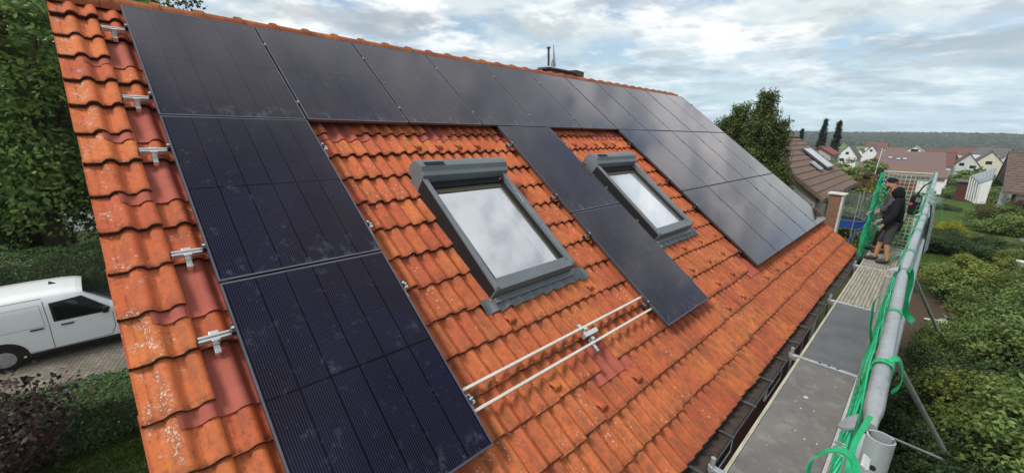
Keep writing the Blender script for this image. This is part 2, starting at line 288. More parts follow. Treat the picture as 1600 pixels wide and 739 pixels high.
def pv_material():
    m, nt, N, L, P = new_mat('solar_cell_glass')
    uv = N.new('ShaderNodeUVMap'); sp = N.new('ShaderNodeSeparateXYZ'); L.new(uv.outputs[0], sp.inputs[0])
    g = N.new('ShaderNodeNewGeometry')
    def Mt(op, a, b=None):
        n = N.new('ShaderNodeMath'); n.operation = op
        for i, x in enumerate((a, b)):
            if x is None: continue
            if isinstance(x, (int, float)): n.inputs[i].default_value = x
            else: L.new(x, n.inputs[i])
        return n.outputs[0]
    def line(x, pitch, off, w):   # 1 within w of a multiple of pitch
        t = Mt('FRACT', Mt('DIVIDE', Mt('ADD', x, off), pitch)); t = Mt('ABSOLUTE', Mt('SUBTRACT', t, .5)); return Mt('GREATER_THAN', t, .5 - w / pitch)
    def mix(f, a, b):
        n = N.new('ShaderNodeMix'); n.data_type = 'RGBA'; L.new(f, n.inputs[0])
        for i, x in ((6, a), (7, b)):
            if isinstance(x, tuple): n.inputs[i].default_value = x + (1,)
            else: L.new(x, n.inputs[i])
        return n.outputs[2]
    def noise(sc, det=6, rough=.6, st=(1, 1, 1), off=(0, 0, 0)):
        q = N.new('ShaderNodeMapping'); q.inputs[3].default_value = st; q.inputs[1].default_value = off; L.new(g.outputs['Position'], q.inputs[0])
        n = N.new('ShaderNodeTexNoise'); n.inputs['Scale'].default_value = sc; n.inputs['Detail'].default_value = det; n.inputs['Roughness'].default_value = rough; L.new(q.outputs[0], n.inputs[0]); return n.outputs[0]
    def rng(x, lo, hi, a=0., b=1.):
        r = N.new('ShaderNodeMapRange'); L.new(x, r.inputs[0]); r.inputs[1].default_value = lo; r.inputs[2].default_value = hi; r.inputs[3].default_value = a; r.inputs[4].default_value = b; return r.outputs[0]
    x, y = sp.outputs[0], sp.outputs[1]
    c = mix(rng(noise(1.3, 3), .35, .65), (.006, .005, .012), (.009, .008, .028))
    c = mix(line(x, .01411, -.0165, .0016), c, (.036, .034, .054))         # busbars
    c = mix(line(y, .0937, -.0165, .0016), c, (.011, .010, .017))           # cell rows
    c = mix(line(x, .1835, -.0165, .0042), c, (.004, .004, .006))          # gaps between cell columns
    c = mix(line(y, 3.0, -.855, .007), c, (.004, .004, .006))              # dark centre strip
    # dust: speckles, wiped smears, a little more along the lower edge of each pane
    d1 = Mt('MULTIPLY', rng(noise(9, 8, .72), .57, .74), rng(noise(1.7, 4), .42, .62))
    low = rng(y, 1.52, 1.71)
    d2 = Mt('MULTIPLY', rng(noise(7, 6, .7, (1, 1.6, 1), (3, 3, 3)), .52, .68), low)
    v = N.new('ShaderNodeTexVoronoi'); v.inputs['Scale'].default_value = 22; L.new(g.outputs['Position'], v.inputs[0])
    d3 = Mt('MULTIPLY', rng(v.outputs[0], .13, .08), rng(noise(2.3, 3, .5, (1, 1, 1), (7, 1, 4)), .45, .55))
    dust = Mt('MINIMUM', Mt('ADD', Mt('ADD', Mt('MULTIPLY', d1, .17), Mt('MULTIPLY', d2, .26)), Mt('MULTIPLY', d3, .10)), 1.)
    c = mix(dust, c, (.34, .38, .50))
    L.new(c, P.inputs['Base Color'])
    L.new(rng(noise(2.5, 5), .3, .7, .03, .10), P.inputs['Roughness']); P.inputs['Specular IOR Level'].default_value = .5
    P.inputs['Specular IOR Level'].default_value = 0.0
    lw = N.new('ShaderNodeLayerWeight'); lw.inputs[0].default_value = .5
    fac = Mt('ADD', Mt('MULTIPLY', Mt('POWER', lw.outputs['Facing'], 3.9), 1.04), .011)     # anti-reflective solar glass: little head on, a lot at grazing angles
    gl = N.new('ShaderNodeBsdfGlossy'); gl.inputs[0].default_value = (1, .945, .935, 1); L.new(rng(noise(2.5, 5), .3, .7, .03, .10), gl.inputs['Roughness'])
    ms = N.new('ShaderNodeMixShader'); L.new(fac, ms.inputs[0]); L.new(P.outputs[0], ms.inputs[1]); L.new(gl.outputs[0], ms.inputs[2]); L.new(ms.outputs[0], N['Material Output'].inputs[0])
    return m
M['pv'] = pv_material()
def glass_material():
    m, nt, N, L, P = new_mat('skylight_glass'); N.remove(P)
    lw = N.new('ShaderNodeLayerWeight'); lw.inputs[0].default_value = .5; fr = N.new('ShaderNodeMapRange'); L.new(lw.outputs['Facing'], fr.inputs[0]); fr.inputs[1].default_value = .0; fr.inputs[2].default_value = 1.; fr.inputs[3].default_value = .48; fr.inputs[4].default_value = .95
    tr = N.new('ShaderNodeBsdfTransparent'); tr.inputs[0].default_value = (.95, .97, .97, 1); gl = N.new('ShaderNodeBsdfGlossy'); gl.inputs[0].default_value = (.93, .95, 1, 1); gl.inputs['Roughness'].default_value = .015
    ms = N.new('ShaderNodeMixShader'); L.new(fr.outputs[0], ms.inputs[0]); L.new(tr.outputs[0], ms.inputs[1]); L.new(gl.outputs[0], ms.inputs[2]); L.new(ms.outputs[0], N['Material Output'].inputs[0]); return m
M['glass'] = glass_material()
def ground_material(name, cols, scale, det=8, patch=None):
    return mat(name, cols[0], cols[1], rough=1, scale=scale, detail=det, bump=.3, grime=patch, gscale=scale * .35, glo=.48, ghi=.58, spec=.1)
M['terrain'] = ground_material('garden_ground', ((.060, .085, .026), (.040, .050, .020)), 1.2, patch=(.075, .055, .034))
M['lawn'] = ground_material('lawn_ground', ((.075, .130, .028), (.050, .095, .020)), 1.5, patch=(.060, .085, .028))
M['field'] = ground_material('green_field', ((.13, .21, .045), (.10, .17, .04)), .02)
M['asphalt'] = mat('pale_asphalt', (.22, .225, .23), rough=.9, scale=3)
def paving_material():
    m, nt, N, L, P = new_mat('driveway_paving'); P.inputs['Roughness'].default_value = .9
    g = N.new('ShaderNodeNewGeometry'); mp = N.new('ShaderNodeMapping'); mp.inputs[2].default_value = (0, 0, .3); L.new(g.outputs['Position'], mp.inputs[0])
    br = N.new('ShaderNodeTexBrick'); br.inputs['Scale'].default_value = 4.2; br.inputs['Color1'].default_value = (.235, .20, .155, 1); br.inputs['Color2'].default_value = (.155, .135, .11, 1); br.inputs['Mortar'].default_value = (.085, .075, .055, 1); br.inputs['Mortar Size'].default_value = .03; br.inputs['Brick Width'].default_value = .6; br.inputs['Row Height'].default_value = .42
    L.new(mp.outputs[0], br.inputs[0])
    nz = N.new('ShaderNodeTexNoise'); nz.inputs['Scale'].default_value = 2.2; nz.inputs['Detail'].default_value = 8; L.new(g.outputs['Position'], nz.inputs[0])
    r = N.new('ShaderNodeMapRange'); L.new(nz.outputs[0], r.inputs[0]); r.inputs[1].default_value = .3; r.inputs[2].default_value = .7; r.inputs[3].default_value = .75; r.inputs[4].default_value = 1.2
    hs = N.new('ShaderNodeHueSaturation'); L.new(br.outputs[0], hs.inputs['Color']); L.new(r.outputs[0], hs.inputs['Value']); L.new(hs.outputs[0], P.inputs['Base Color'])
    b = N.new('ShaderNodeBump'); b.inputs['Strength'].default_value = .6; b.inputs['Distance'].default_value = .01; L.new(br.outputs['Fac'], b.inputs['Height']); b.invert = True; L.new(b.outputs[0], P.inputs['Normal'])
    return m
M['paving'] = paving_material()

# ------------------------------------------------------------------ mesh builder
WL = {}
class MB:
    def __init__(s): s.v = []; s.f = []; s.m = []; s.s = []
    def add(s, vs, fs, mi=0, sm=False):
        o = len(s.v); s.v += [tuple(map(float, p)) for p in vs]
        for f in fs: s.f.append([i + o for i in f]); s.m.append(mi); s.s.append(sm)
        return s
    def hexa(s, p, mi=0):      # 8 points: bottom 0-3, top 4-7
        return s.add(p, [(3, 2, 1, 0), (4, 5, 6, 7), (0, 1, 5, 4), (1, 2, 6, 5), (2, 3, 7, 6), (3, 0, 4, 7)], mi)
    def frame(s, o, ax, lo, hi, mi=0):
        a, b, c = [np.asarray(x, float) for x in ax]; o = np.asarray(o, float)
        q = [(lo[0], lo[1], lo[2]), (hi[0], lo[1], lo[2]), (hi[0], hi[1], lo[2]), (lo[0], hi[1], lo[2]), (lo[0], lo[1], hi[2]), (hi[0], lo[1], hi[2]), (hi[0], hi[1], hi[2]), (lo[0], hi[1], hi[2])]
        return s.hexa([o + x * a + y * b + z * c for x, y, z in q], mi)
    def box(s, lo, hi, mi=0): return s.frame((0, 0, 0), ((1, 0, 0), (0, 1, 0), (0, 0, 1)), lo, hi, mi)
    def rbox(s, u0, u1, v0, v1, n0, n1, mi=0): return s.frame((0, 0, 0), (UX, -VX, NX), (u0, -v1, n0), (u1, -v0, n1), mi)
    def tube(s, pts, r, seg=8, mi=0, caps=True, open_in=None, sm=True):
        pts = [np.asarray(p, float) for p in pts]; n = len(pts); rs = r if isinstance(r, (list, tuple)) else [r] * n
        t = [pts[min(i + 1, n - 1)] - pts[max(i - 1, 0)] for i in range(n)]; t = [x / (np.linalg.norm(x) + 1e-12) for x in t]
        ref = np.array([0, 0, 1.]) if abs(t[0][2]) < .9 else np.array([1., 0, 0]); a = np.cross(t[0], ref); a /= np.linalg.norm(a)
        vs = []
        for i in range(n):
            a = a - t[i] * (a @ t[i]); a /= np.linalg.norm(a); b = np.cross(t[i], a)
            for k in range(seg):
                w = 2 * math.pi * k / seg; vs.append(pts[i] + rs[i] * (math.cos(w) * a + math.sin(w) * b))
        fs = [(i * seg + k, i * seg + (k + 1) % seg, (i + 1) * seg + (k + 1) % seg, (i + 1) * seg + k) for i in range(n - 1) for k in range(seg)]
        s.add(vs, fs, mi, sm)
        if caps: s.add(vs[:seg], [tuple(range(seg))[::-1]], mi); s.add(vs[-seg:], [tuple(range(seg))], mi)
        return s
    def prism(s, poly, d, mi=0):   # closed polygon (3-D points) pushed along d
        p = [np.asarray(x, float) for x in poly]; d = np.asarray(d, float); n = len(p)
        return s.add(p + [x + d for x in p], [tuple(range(n))[::-1], tuple(range(n, 2 * n))] + [(i, (i + 1) % n, n + (i + 1) % n, n + i) for i in range(n)], mi)
    def strip(s, a, b, mi=0, sm=True):   # quads between two polylines
        n = len(a); return s.add(list(a) + list(b), [(i, i + 1, n + i + 1, n + i) for i in range(n - 1)], mi, sm)
    def ball(s, c, r, seg=10, rings=7, mi=0):
        c = np.asarray(c, float); r = np.broadcast_to(r, 3); vs = []
        for i in range(rings + 1):
            ph = math.pi * i / rings
            for k in range(seg):
                th = 2 * math.pi * k / seg; vs.append(c + r * np.array([math.sin(ph) * math.cos(th), math.sin(ph) * math.sin(th), math.cos(ph)]))
        return s.add(vs, [(i * seg + k, (i + 1) * seg + k, (i + 1) * seg + (k + 1) % seg, i * seg + (k + 1) % seg) for i in range(rings) for k in range(seg)], mi, True)
    def mesh(s, name, mats, off=(0, 0, 0)):
        me = bpy.data.meshes.new(name); o = np.asarray(off, float); me.from_pydata([tuple(np.asarray(p) - o) for p in s.v], [], s.f)
        for m in (mats if isinstance(mats, (list, tuple)) else [mats]): me.materials.append(M[m] if isinstance(m, str) else m)
        me.polygons.foreach_set('material_index', s.m); me.polygons.foreach_set('use_smooth', s.s); me.update(); return me
    def build(s, name, mats, parent=None, bevel=0., label=None, origin=None):
        off = np.asarray(origin if origin is not None else (WL[parent.name] if parent else (0, 0, 0)), float)
        return link(name, s.mesh(name, mats, off), parent, off, bevel, label)
def link(name, me, parent=None, world=(0, 0, 0), bevel=0., label=None):
    o = bpy.data.objects.new(name, me); COL.objects.link(o); pw = np.zeros(3)
    if parent: o.parent = parent; pw = WL[parent.name]
    o.location = tuple(np.asarray(world, float) - pw); WL[o.name] = np.asarray(world, float)
    if bevel: b = o.modifiers.new('bevel', 'BEVEL'); b.width = bevel; b.segments = 2; b.limit_method = 'ANGLE'
    if label: o['label'] = label
    return o
def tag(o, label=None, cat=None, group=None, kind=None):
    for k, x in (('label', label), ('category', cat), ('group', group), ('kind', kind)):
        if x: o[k] = x
    return o
def thing(name, label, cat, loc, group=None):
    o = bpy.data.objects.new(name, None); o.empty_display_size = .2; COL.objects.link(o); o.location = tuple(loc); WL[o.name] = np.asarray(loc, float)
    return tag(o, label, cat, group)
def copy_tree(o, world, parent=None):
    c = o.copy(); COL.objects.link(c); c.parent = parent
    if parent is None: c.location = tuple(world); WL[c.name] = np.asarray(world, float)
    else: WL[c.name] = WL[parent.name] + np.array(c.location)
    for ch in list(o.children): copy_tree(ch, None, c)
    return c
ORD = ['first', 'second', 'third', 'fourth', 'fifth', 'sixth', 'seventh', 'eighth', 'ninth', 'tenth', 'eleventh']

# ================================================================== SETTING
def ground():
    rs = [0, 4, 8, 14, 20, 27, 34, 42, 55, 70, 90, 115, 145, 180, 220, 260, 330, 420, 520, 650, 900, 1400, 2400, 4500]; n = 96
    mb = MB(); vs = [(CAM[0], 0, GZ)]
    for r in rs[1:]:
        for k in range(n):
            t = 2 * math.pi * k / n; x, y = CAM[0] + r * math.cos(t), r * math.sin(t); vs.append((x, y, ground_z(x, y)))
    fs = [(0, 1 + k, 1 + (k + 1) % n) for k in range(n)]
    for i in range(len(rs) - 2):
        fs += [(1 + i * n + k, 1 + (i + 1) * n + k, 1 + (i + 1) * n + (k + 1) % n, 1 + i * n + (k + 1) % n) for k in range(n)]
    mb.add(vs, fs, 0, True); return tag(mb.build('ground', 'terrain'), kind='structure')
ground()
def flat(name, poly, z, m):
    mb = MB(); mb.add([(x, y, z) for x, y in poly], [tuple(range(len(poly)))]); return tag(mb.build(name, m), kind='structure')
flat('driveway', [(-6.0, -14), (-6.0, 7), (-12.2, 7), (-12.2, -14)], GZ + .012, 'paving')
flat('street', [(-26, -40), (-26, 30), (-33, 30), (-33, -40)], GZ + .01, 'asphalt')
flat('lawn', [(-1.5, -6), (-1.5, 3), (-4.6, 3), (-4.6, -6)], GZ + .008, 'lawn')
flat('garden_lawn', [(5.6, 27.5), (9.5, 27), (12.5, 40), (12, 66), (7.5, 66), (6.2, 45)], GZ + .02, 'lawn')
flat('soil_bed', [(5.2, 14.5), (8.2, 14), (8.4, 23), (5.5, 23.5)], GZ + .014, 'soil')
flat('yard_paving', [(4.0, -4), (6.4, -4), (6.4, 14), (4.0, 14)], GZ + .016, 'soil')
flat('garden_path', [(10.0, 36), (11.2, 35), (13.5, 52), (12.0, 52)], GZ + .03, 'stone')

# ================================================================== LEAVES
def leaf_mesh(name, P, Nn, size, mats, asp=.55, jit=.6, droop=.0, extra=None):
    n = len(P); P = np.asarray(P, float); Nn = np.asarray(Nn, float) + RNG.normal(0, jit, (n, 3)); Nn /= np.linalg.norm(Nn, axis=1)[:, None] + 1e-9
    t = RNG.normal(0, 1, (n, 3)); t[:, 2] -= droop; t -= Nn * (t * Nn).sum(1)[:, None]; t /= np.linalg.norm(t, axis=1)[:, None] + 1e-9
    b = np.cross(Nn, t); s = size * RNG.uniform(.65, 1.3, n)[:, None]
    V = np.empty((n, 4, 3)); V[:, 0] = P - t * s * .5; V[:, 1] = P + b * s * asp * .5 + Nn * s * .10; V[:, 2] = P + t * s * .5; V[:, 3] = P - b * s * asp * .5 + Nn * s * .10
    V = V.reshape(-1, 3); nl = n; ex_v = np.zeros((0, 3)); ex_f = []
    me = bpy.data.meshes.new(name)
    if extra is not None:
        ex_v = np.array(extra.v); ex_f = extra.f
    allv = np.vstack([V, ex_v]); me.vertices.add(len(allv)); me.vertices.foreach_set('co', allv.ravel())
    loops = np.arange(nl * 4); starts = np.arange(nl) * 4
    el = [i + nl * 4 for f in ex_f for i in f]; es = []; c = nl * 4
    for f in ex_f: es.append(c); c += len(f)
    loops = np.concatenate([loops, np.array(el, int)]) if el else loops; starts = np.concatenate([starts, np.array(es, int)]) if es else starts
    me.loops.add(len(loops)); me.loops.foreach_set('vertex_index', loops.astype(np.int32)); me.polygons.add(len(starts)); me.polygons.foreach_set('loop_start', starts.astype(np.int32))
    mi = np.zeros(len(starts), np.int32); mi[nl:] = 1; me.polygons.foreach_set('material_index', mi)
    for m in (mats if isinstance(mats, (list, tuple)) else [mats]): me.materials.append(M[m])
    me.update(calc_edges=True); me.validate(); return me
def rand_dirs(n):
    d = RNG.normal(0, 1, (n, 3)); return d / np.linalg.norm(d, axis=1)[:, None]
def clumped(radius, nclump, per, cr, lo=.55, flatz=1., bottom=-.6):
    """leaf points in clumps spread through an ellipsoid's outer shell"""
    d = rand_dirs(nclump * 3); d = d[d[:, 2] > bottom][:nclump]; k = len(d)
    c = d * (RNG.uniform(lo, 1.0, k)[:, None]) * np.asarray(radius)
    rr = cr * RNG.uniform(.6, 1.3, k)
    q = rand_dirs(k * per).reshape(k, per, 3) * (RNG.uniform(.2, 1, (k, per, 1)) ** .5)
    P = c[:, None] + q * rr[:, None, None] * np.array([1, 1, flatz]); Nn = q * .7 + d[:, None] * .5 + np.array([0, 0, .5])
    return P.reshape(-1, 3), Nn.reshape(-1, 3), c
def branches(mb, base, tips, r0, r1, mi=0):
    base = np.asarray(base, float)
    for t in tips:
        t = np.asarray(t, float); m1 = base * .5 + t * .5 + np.array([RNG.normal(0, .06), RNG.normal(0, .06), .08]) * np.linalg.norm(t - base); mb.tube([base, m1, t], [r0, (r0 + r1) / 2, r1], 5, mi, caps=False)

# shrub prototypes, centred at the ground point
PROTO = {}
def shrub_proto(key, rx, rz, leaf, size, ncl=46, per=90, cr=.34, asp=.55):
    size *= .54; per = int(per * 2.3); ncl = int(ncl * 1.05); cr *= .86
    P, Nn, c = clumped((rx, rx, rz), ncl, per, cr * rx, .35, .8, -.75); P[:, 2] += rz * .95; c[:, 2] += rz * .95
    keep = P[:, 2] > .02; P = P[keep]; Nn = Nn[keep]
    me = leaf_mesh('foliage', P, Nn, size, leaf, asp); st = MB(); branches(st, (0, 0, 0), c[::4] * .9, .03, .008)
    PROTO[key] = (me, st.mesh('stems', 'bark'))
shrub_proto('mid', 1.0, .85, 'leaf_mid', .12)
shrub_proto('mid2', 1.0, 1.05, 'leaf_mid', .10, 54, 95, .30)
shrub_proto('yel', 1.0, .9, 'leaf_yel', .13)
shrub_proto('pale', 1.0, .95, 'leaf_pale', .11, 50, 95, .32)
shrub_proto('dark', 1.0, .75, 'leaf_dark', .10, 60, 110, .30)
shrub_proto('yellow', 1.0, .7, 'leaf_yellow', .11, 40, 80, .32)
shrub_proto('autumn', 1.0, .85, 'leaf_autumn', .10, 60, 100, .28)
shrub_proto('low', 1.0, .55, 'leaf_pale', .075, 70, 110, .26)
def top_h(x, y, r, py):
    """height factor that brings a shrub's top to picture row py (for its real height in the garden)"""
    z0 = ground_z(x, y); lo, hi = z0, 0.
    for _ in range(30):
        m = (lo + hi) / 2
        if proj((x, y, m))[1] > py: lo = m
        else: hi = m
    return max(.12, (lo - z0) / (1.85 * r))
def shrub(key, x, y, r, label, group=None, name='shrub', h=1., z=None):
    zz = ground_z(x, y) if z is None else z; t = thing(name, label, 'shrub' if name != 'tree' else 'tree', (x, y, zz), group); a = RNG.uniform(0, 6.28); f, s = PROTO[key]
    for nm, me in (('foliage', f), ('stems', s)):
        o = bpy.data.objects.new(nm, me); COL.objects.link(o); o.parent = t; o.scale = (r, r, r * h); o.rotation_euler = (0, 0, a); WL[o.name] = np.array([x, y, zz])
    return t
# ================================================================== THE HOUSE WITH THE ROOF
house = thing('house', 'house with an orange clay tile roof carrying black solar panels and two grey skylights', 'house', (0, 6.1, GZ))
RIDGE_V = -.215
def house_shell():
    rx, rz = roof(0, RIDGE_V, -.13)[0], roof(0, RIDGE_V, -.13)[2]; ex = 4.35; ez = -3.62; lx = 2 * rx - ex
    for nm, y0, y1 in (('gable_wall', .02, .28), ('gable_wall', 12.0, 12.26)):
        mb = MB(); mb.prism([(ex, y0, GZ - .2), (ex, y0, ez), (rx, y0, rz - .12), (lx, y0, ez), (lx, y0, GZ - .2)], (0, y1 - y0, 0)); mb.build(nm, 'stucco_dark', house)
    mb = MB(); mb.box((ex - .25, .283, GZ - .2), (ex - .003, 11.997, ez - .05)); w = mb.build('side_wall', 'redwood', house)
    for y in (2.2, 5.4, 8.6):
        mb = MB(); mb.box((ex - .02, y, -6.3), (ex + .03, y + 1.2, -5.0)); f = mb.build('window', 'white_frame', house)
        mb = MB(); mb.box((ex + .026, y + .08, -6.22), (ex + .034, y + 1.12, -5.08)); mb.build('pane', 'window', f)
    mb = MB(); mb.box((lx, .283, GZ - .2), (lx + .25, 11.997, ez - .05)); mb.build('side_wall', 'stucco_dark', house)
    # boarded eaves underside and rafter tails
    mb = MB(); mb.prism([roof(-.44, 5.2, -.20), roof(-.44, 6.08, -.20), roof(-.44, 6.08, -.17), roof(-.44, 5.2, -.17)], (0, 13.1, 0)); mb.build('soffit', 'redwood', house)
    for k in range(14):
        u = -.1 + k * .95; mb = MB(); mb.rbox(u, u + .1, 5.25, 6.04, -.34, -.203); mb.build('rafter_tail', 'redwood', house)
    mb = MB(); mb.rbox(-.47, -.44, RIDGE_V + .1, 6.05, -.32, -.195); mb.build('verge_board', 'redwood', house)
    mb = MB(); mb.rbox(12.63, 12.66, RIDGE_V + .1, 6.05, -.32, -.195); mb.build('verge_board', 'redwood', house)
house_shell()
roof_e = thing('roof', None, None, (0, 6.1, -2)); roof_e.parent = house; roof_e.location = tuple(np.array((0, 6.1, -2)) - WL['house'])
T0, TP, TW, TU = .122, .3355, .30, -.485
PXS = [0, .04, .082, .092, .110, .130, .150, .168, .178, .227, .237, .255, .275, .295, .304, .308]
def bump_h(x):
    h = 0
    for c in (.130, .275):
        d = abs(x - c)
        if d < .048: h = max(h, .038 * (1 - (d / .048) ** 2.3))
    return h
def tile_mb(verge=False, x0=0, x1=16, L=.41, right=False):
    mb = MB(); xs = PXS[x0:x1]; rows = (0., -.16, -L)
    def pt(x, v, dn=0.): return roof(x, v, -.115 + bump_h(x) + v * .105 + dn)
    g = [[pt(x, v) for x in xs] for v in rows]
    # rounded nose
    nose = [pt(x, .003, -.005) for x in xs]
    mb.strip(g[1], g[0]); mb.strip(g[2], g[1]); mb.strip(g[0], nose, 0)
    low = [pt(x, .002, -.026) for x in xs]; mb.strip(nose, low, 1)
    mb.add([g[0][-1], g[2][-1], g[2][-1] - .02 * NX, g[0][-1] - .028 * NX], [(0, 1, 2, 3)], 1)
    if verge:
        e = [roof(-.012, v, -.112 + v * .105) for v in rows]; f = [p - .13 * NX for p in e]
        mb.strip([g[0][0], g[1][0], g[2][0]], e); mb.strip(e, f)
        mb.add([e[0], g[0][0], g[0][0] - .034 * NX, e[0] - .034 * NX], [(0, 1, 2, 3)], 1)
    if right:
        e = [roof(.316, v, -.112 + v * .105) for v in rows]; f = [p - .13 * NX for p in e]; mb.strip(e, [g[0][-1], g[1][-1], g[2][-1]]); mb.strip(f, e)
    return mb
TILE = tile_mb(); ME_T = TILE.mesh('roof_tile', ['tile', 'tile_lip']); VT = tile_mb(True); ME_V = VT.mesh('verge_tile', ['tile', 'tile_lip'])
RT = tile_mb(right=True)
PLATES = {(1, 2), (1, 5), (1, 7), (1, 10), (1, 12), (1, 15), (10, 15), (6, 5), (10, 5), (14, 5), (17, 15), (24, 15), (24, 5), (22, 5)}
SKY = [(1.885, 3.035), (4.975, 6.105)]; SV0, SV1 = 2.56, 4.15
PANELS = []     # (u0, v0, label)
W1, H1, PW, PH = 1.154, 1.729, 1.134, 1.711
for i in range(11):
    PANELS.append((i * W1, 0, 'black solar panel in the top row under the ridge, ' + ('nearest the left verge' if i == 0 else 'farthest along the ridge' if i == 10 else ORD[i] + ' from the left verge')))
PANELS += [(0, H1, 'black solar panel in the middle of the dusty left column of three'), (0, 2 * H1, 'big dusty black solar panel at the bottom of the left column, nearest the camera')]
CU = 3.712
PANELS += [(CU, H1, 'upper black solar panel of the narrow column between the two skylights'), (CU, 2 * H1, 'lower black solar panel of the narrow column between the two skylights, above the bare tiles')]
for r, nm in ((1, 'middle'), (2, 'bottom')):
    for i in range(6, 11):
        PANELS.append((i * W1, r * H1, 'grey-shining solar panel in the %s row of the far block, %s' % (nm, 'beside the far skylight' if i == 6 else 'at the far verge' if i == 10 else ORD[i - 6] + ' from the far skylight')))
def covered(u, v):
    for a, b, _ in PANELS:
        if a - .05 < u < a + PW - .02 and b < v < b + PH - .05: return True
    return False
def lay_tiles():
    cand = []; nrow = 19; ncol = 44
    for j in range(ncol):
        for k in range(nrow):
            u, v = TU + j * TW, T0 + k * TP
            if (j, k) in PLATES: continue
            if any(a < u + .15 < b for a, b in SKY) and 8 <= k <= 12: continue
            px, py, d = proj(roof(u + .15, v - .15, -.1)); size = 1 / d ** 2 * (1 if (0 < px < 1620 and -20 < py < 760) else .001)
            vis = not (covered(u + .03, v - .3) and covered(u + .27, v - .02) and covered(u + .15, v - .15))
            cand.append((size * (1 if vis else .0001), j, k, u, v))
    cand.sort(reverse=True); rest = MB()
    for n, (sz, j, k, u, v) in enumerate(cand):
        dn = RNG.normal(0, .0035); du = RNG.normal(0, .0025); p = roof(u + du, v + RNG.normal(0, .005), dn)
        if n < 300:
            o = link('verge_tile' if j == 0 else 'roof_tile', ME_V if j == 0 else ME_T, roof_e, p)
        else:
            src = VT if j == 0 else RT if j == 43 else TILE; b = len(rest.v)
            rest.v += [tuple(np.asarray(q) + p) for q in src.v]; rest.f += [[i + b for i in f] for f in src.f]; rest.m += src.m; rest.s += src.s
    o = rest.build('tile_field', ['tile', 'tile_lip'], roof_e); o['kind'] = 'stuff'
lay_tiles()
def metal_plates():
    xs = np.linspace(-.17, .42, 40)
    def hh(x):
        y = x % .30 if x >= 0 else x % .30; return bump_h(y)
    for j, k in sorted(PLATES):
        u, v = TU + j * TW, T0 + k * TP; mb = MB()
        def pt(x, vv, n): return roof(u + x, v + vv, n + hh(x))
        # main pan (full height of one course) and its wider apron lying on the course below
        g = [[pt(x, vv, n) for x in xs] for vv, n in ((-.40, -.164), (-.03, -.147), (.03, -.136), (.105, -.127))]
        for q in range(3): mb.strip(g[q], g[q + 1])
        mb.strip(g[3], [p - .004 * NX for p in g[3]])
        mb.build('metal_tile', 'metal_tile', roof_e)
metal_plates()
def ridge():
    n = 35; p = .377; base = roof(0, RIDGE_V, -.11)
    for k in range(n):
        y0 = -.50 + k * p; mb = MB(); seg = 10; rings = []
        for yy, r in ((y0, .128), (y0 + .06, .128), (y0 + .075, .112), (y0 + p + .03, .104)):
            rings.append([(base[0] + r * 1.08 * math.sin(t), yy, base[2] - .055 + r * math.cos(t)) for t in np.linspace(-1.75, 1.75, seg)])
        for i in range(3): mb.strip(rings[i + 1], rings[i])
        inner = [(base[0] + .105 * math.sin(t), y0, base[2] - .055 + .105 * math.cos(t)) for t in np.linspace(-1.75, 1.75, seg)]; mb.strip(rings[0], inner)
        if k == 0: mb.add(inner, [tuple(range(seg))])
        o = mb.build('ridge_tile', 'ridge', roof_e)
    # far roof plane behind the ridge
    mb = MB(); us = np.arange(-.485, 12.72, .05); x0 = base[0]; L = 6.3
    def q(u, v): return np.array([2 * x0 - (base[0] + v * CT), u, base[2] - v * ST + .02 * math.sin(u / .15 * 2 * math.pi)])
    mb.strip([q(u, L) for u in us], [q(u, 0) for u in us]); o = mb.build('far_slope', 'tile', roof_e)
ridge()
def snow_hooks():
    L = [(1.97, 4.61), (3.16, 4.61), (1.96, 5.27), (2.24, 5.59), (2.83, 5.58), (5.55, 4.59), (5.23, 4.92), (6.12, 4.58), (5.88, 4.93), (5.5, 5.26), (6.48, 4.9), (6.13, 5.25), (5.85, 5.57), (5.21, 5.59), (6.83, 4.57),
         (2.28, 2.17), (2.59, 2.17), (2.88, 2.17), (3.19, 2.17), (5.3, 2.17), (5.6, 2.17), (5.9, 2.17), (6.2, 2.17), (6.5, 2.17), (9.38, 5.57), (10.51, 5.56), (9.96, 5.6), (8.2, 5.57), (7.6, 5.58), (7.0, 5.58), (7.3, 5.25), (7.9, 5.25), (8.8, 5.57)]
    me = None
    for u, v in L:
        j = round((u - TU - .06) / TW); uu = TU + j * TW + .045; k = round((v + .03 - T0) / TP); vv = T0 + k * TP - .20
        if me is None:
            mb = MB(); pr = [(-.10, .004), (-.03, .010), (.02, .045), (.055, .058), (.075, .035), (.07, .004)]
            w0 = [.052, .05, .04, .032, .03, .03]
            top = [roof(-w, a, b - .118) for (a, b), w in zip(pr, w0)]; bot = [roof(w, a, b - .118) for (a, b), w in zip(pr, w0)]; mb.strip(top, bot)
            mb.strip([p - .01 * NX for p in bot], [p - .01 * NX for p in top]); mb.strip(bot, [p - .01 * NX for p in bot]); mb.strip([p - .01 * NX for p in top], top)
            mb.rbox(-.028, .028, .068, .108, -.117, -.108); me = mb.mesh('snow_guard', 'tile')
        link('snow_guard', me, roof_e, roof(uu, vv + .06, -.012))
snow_hooks()
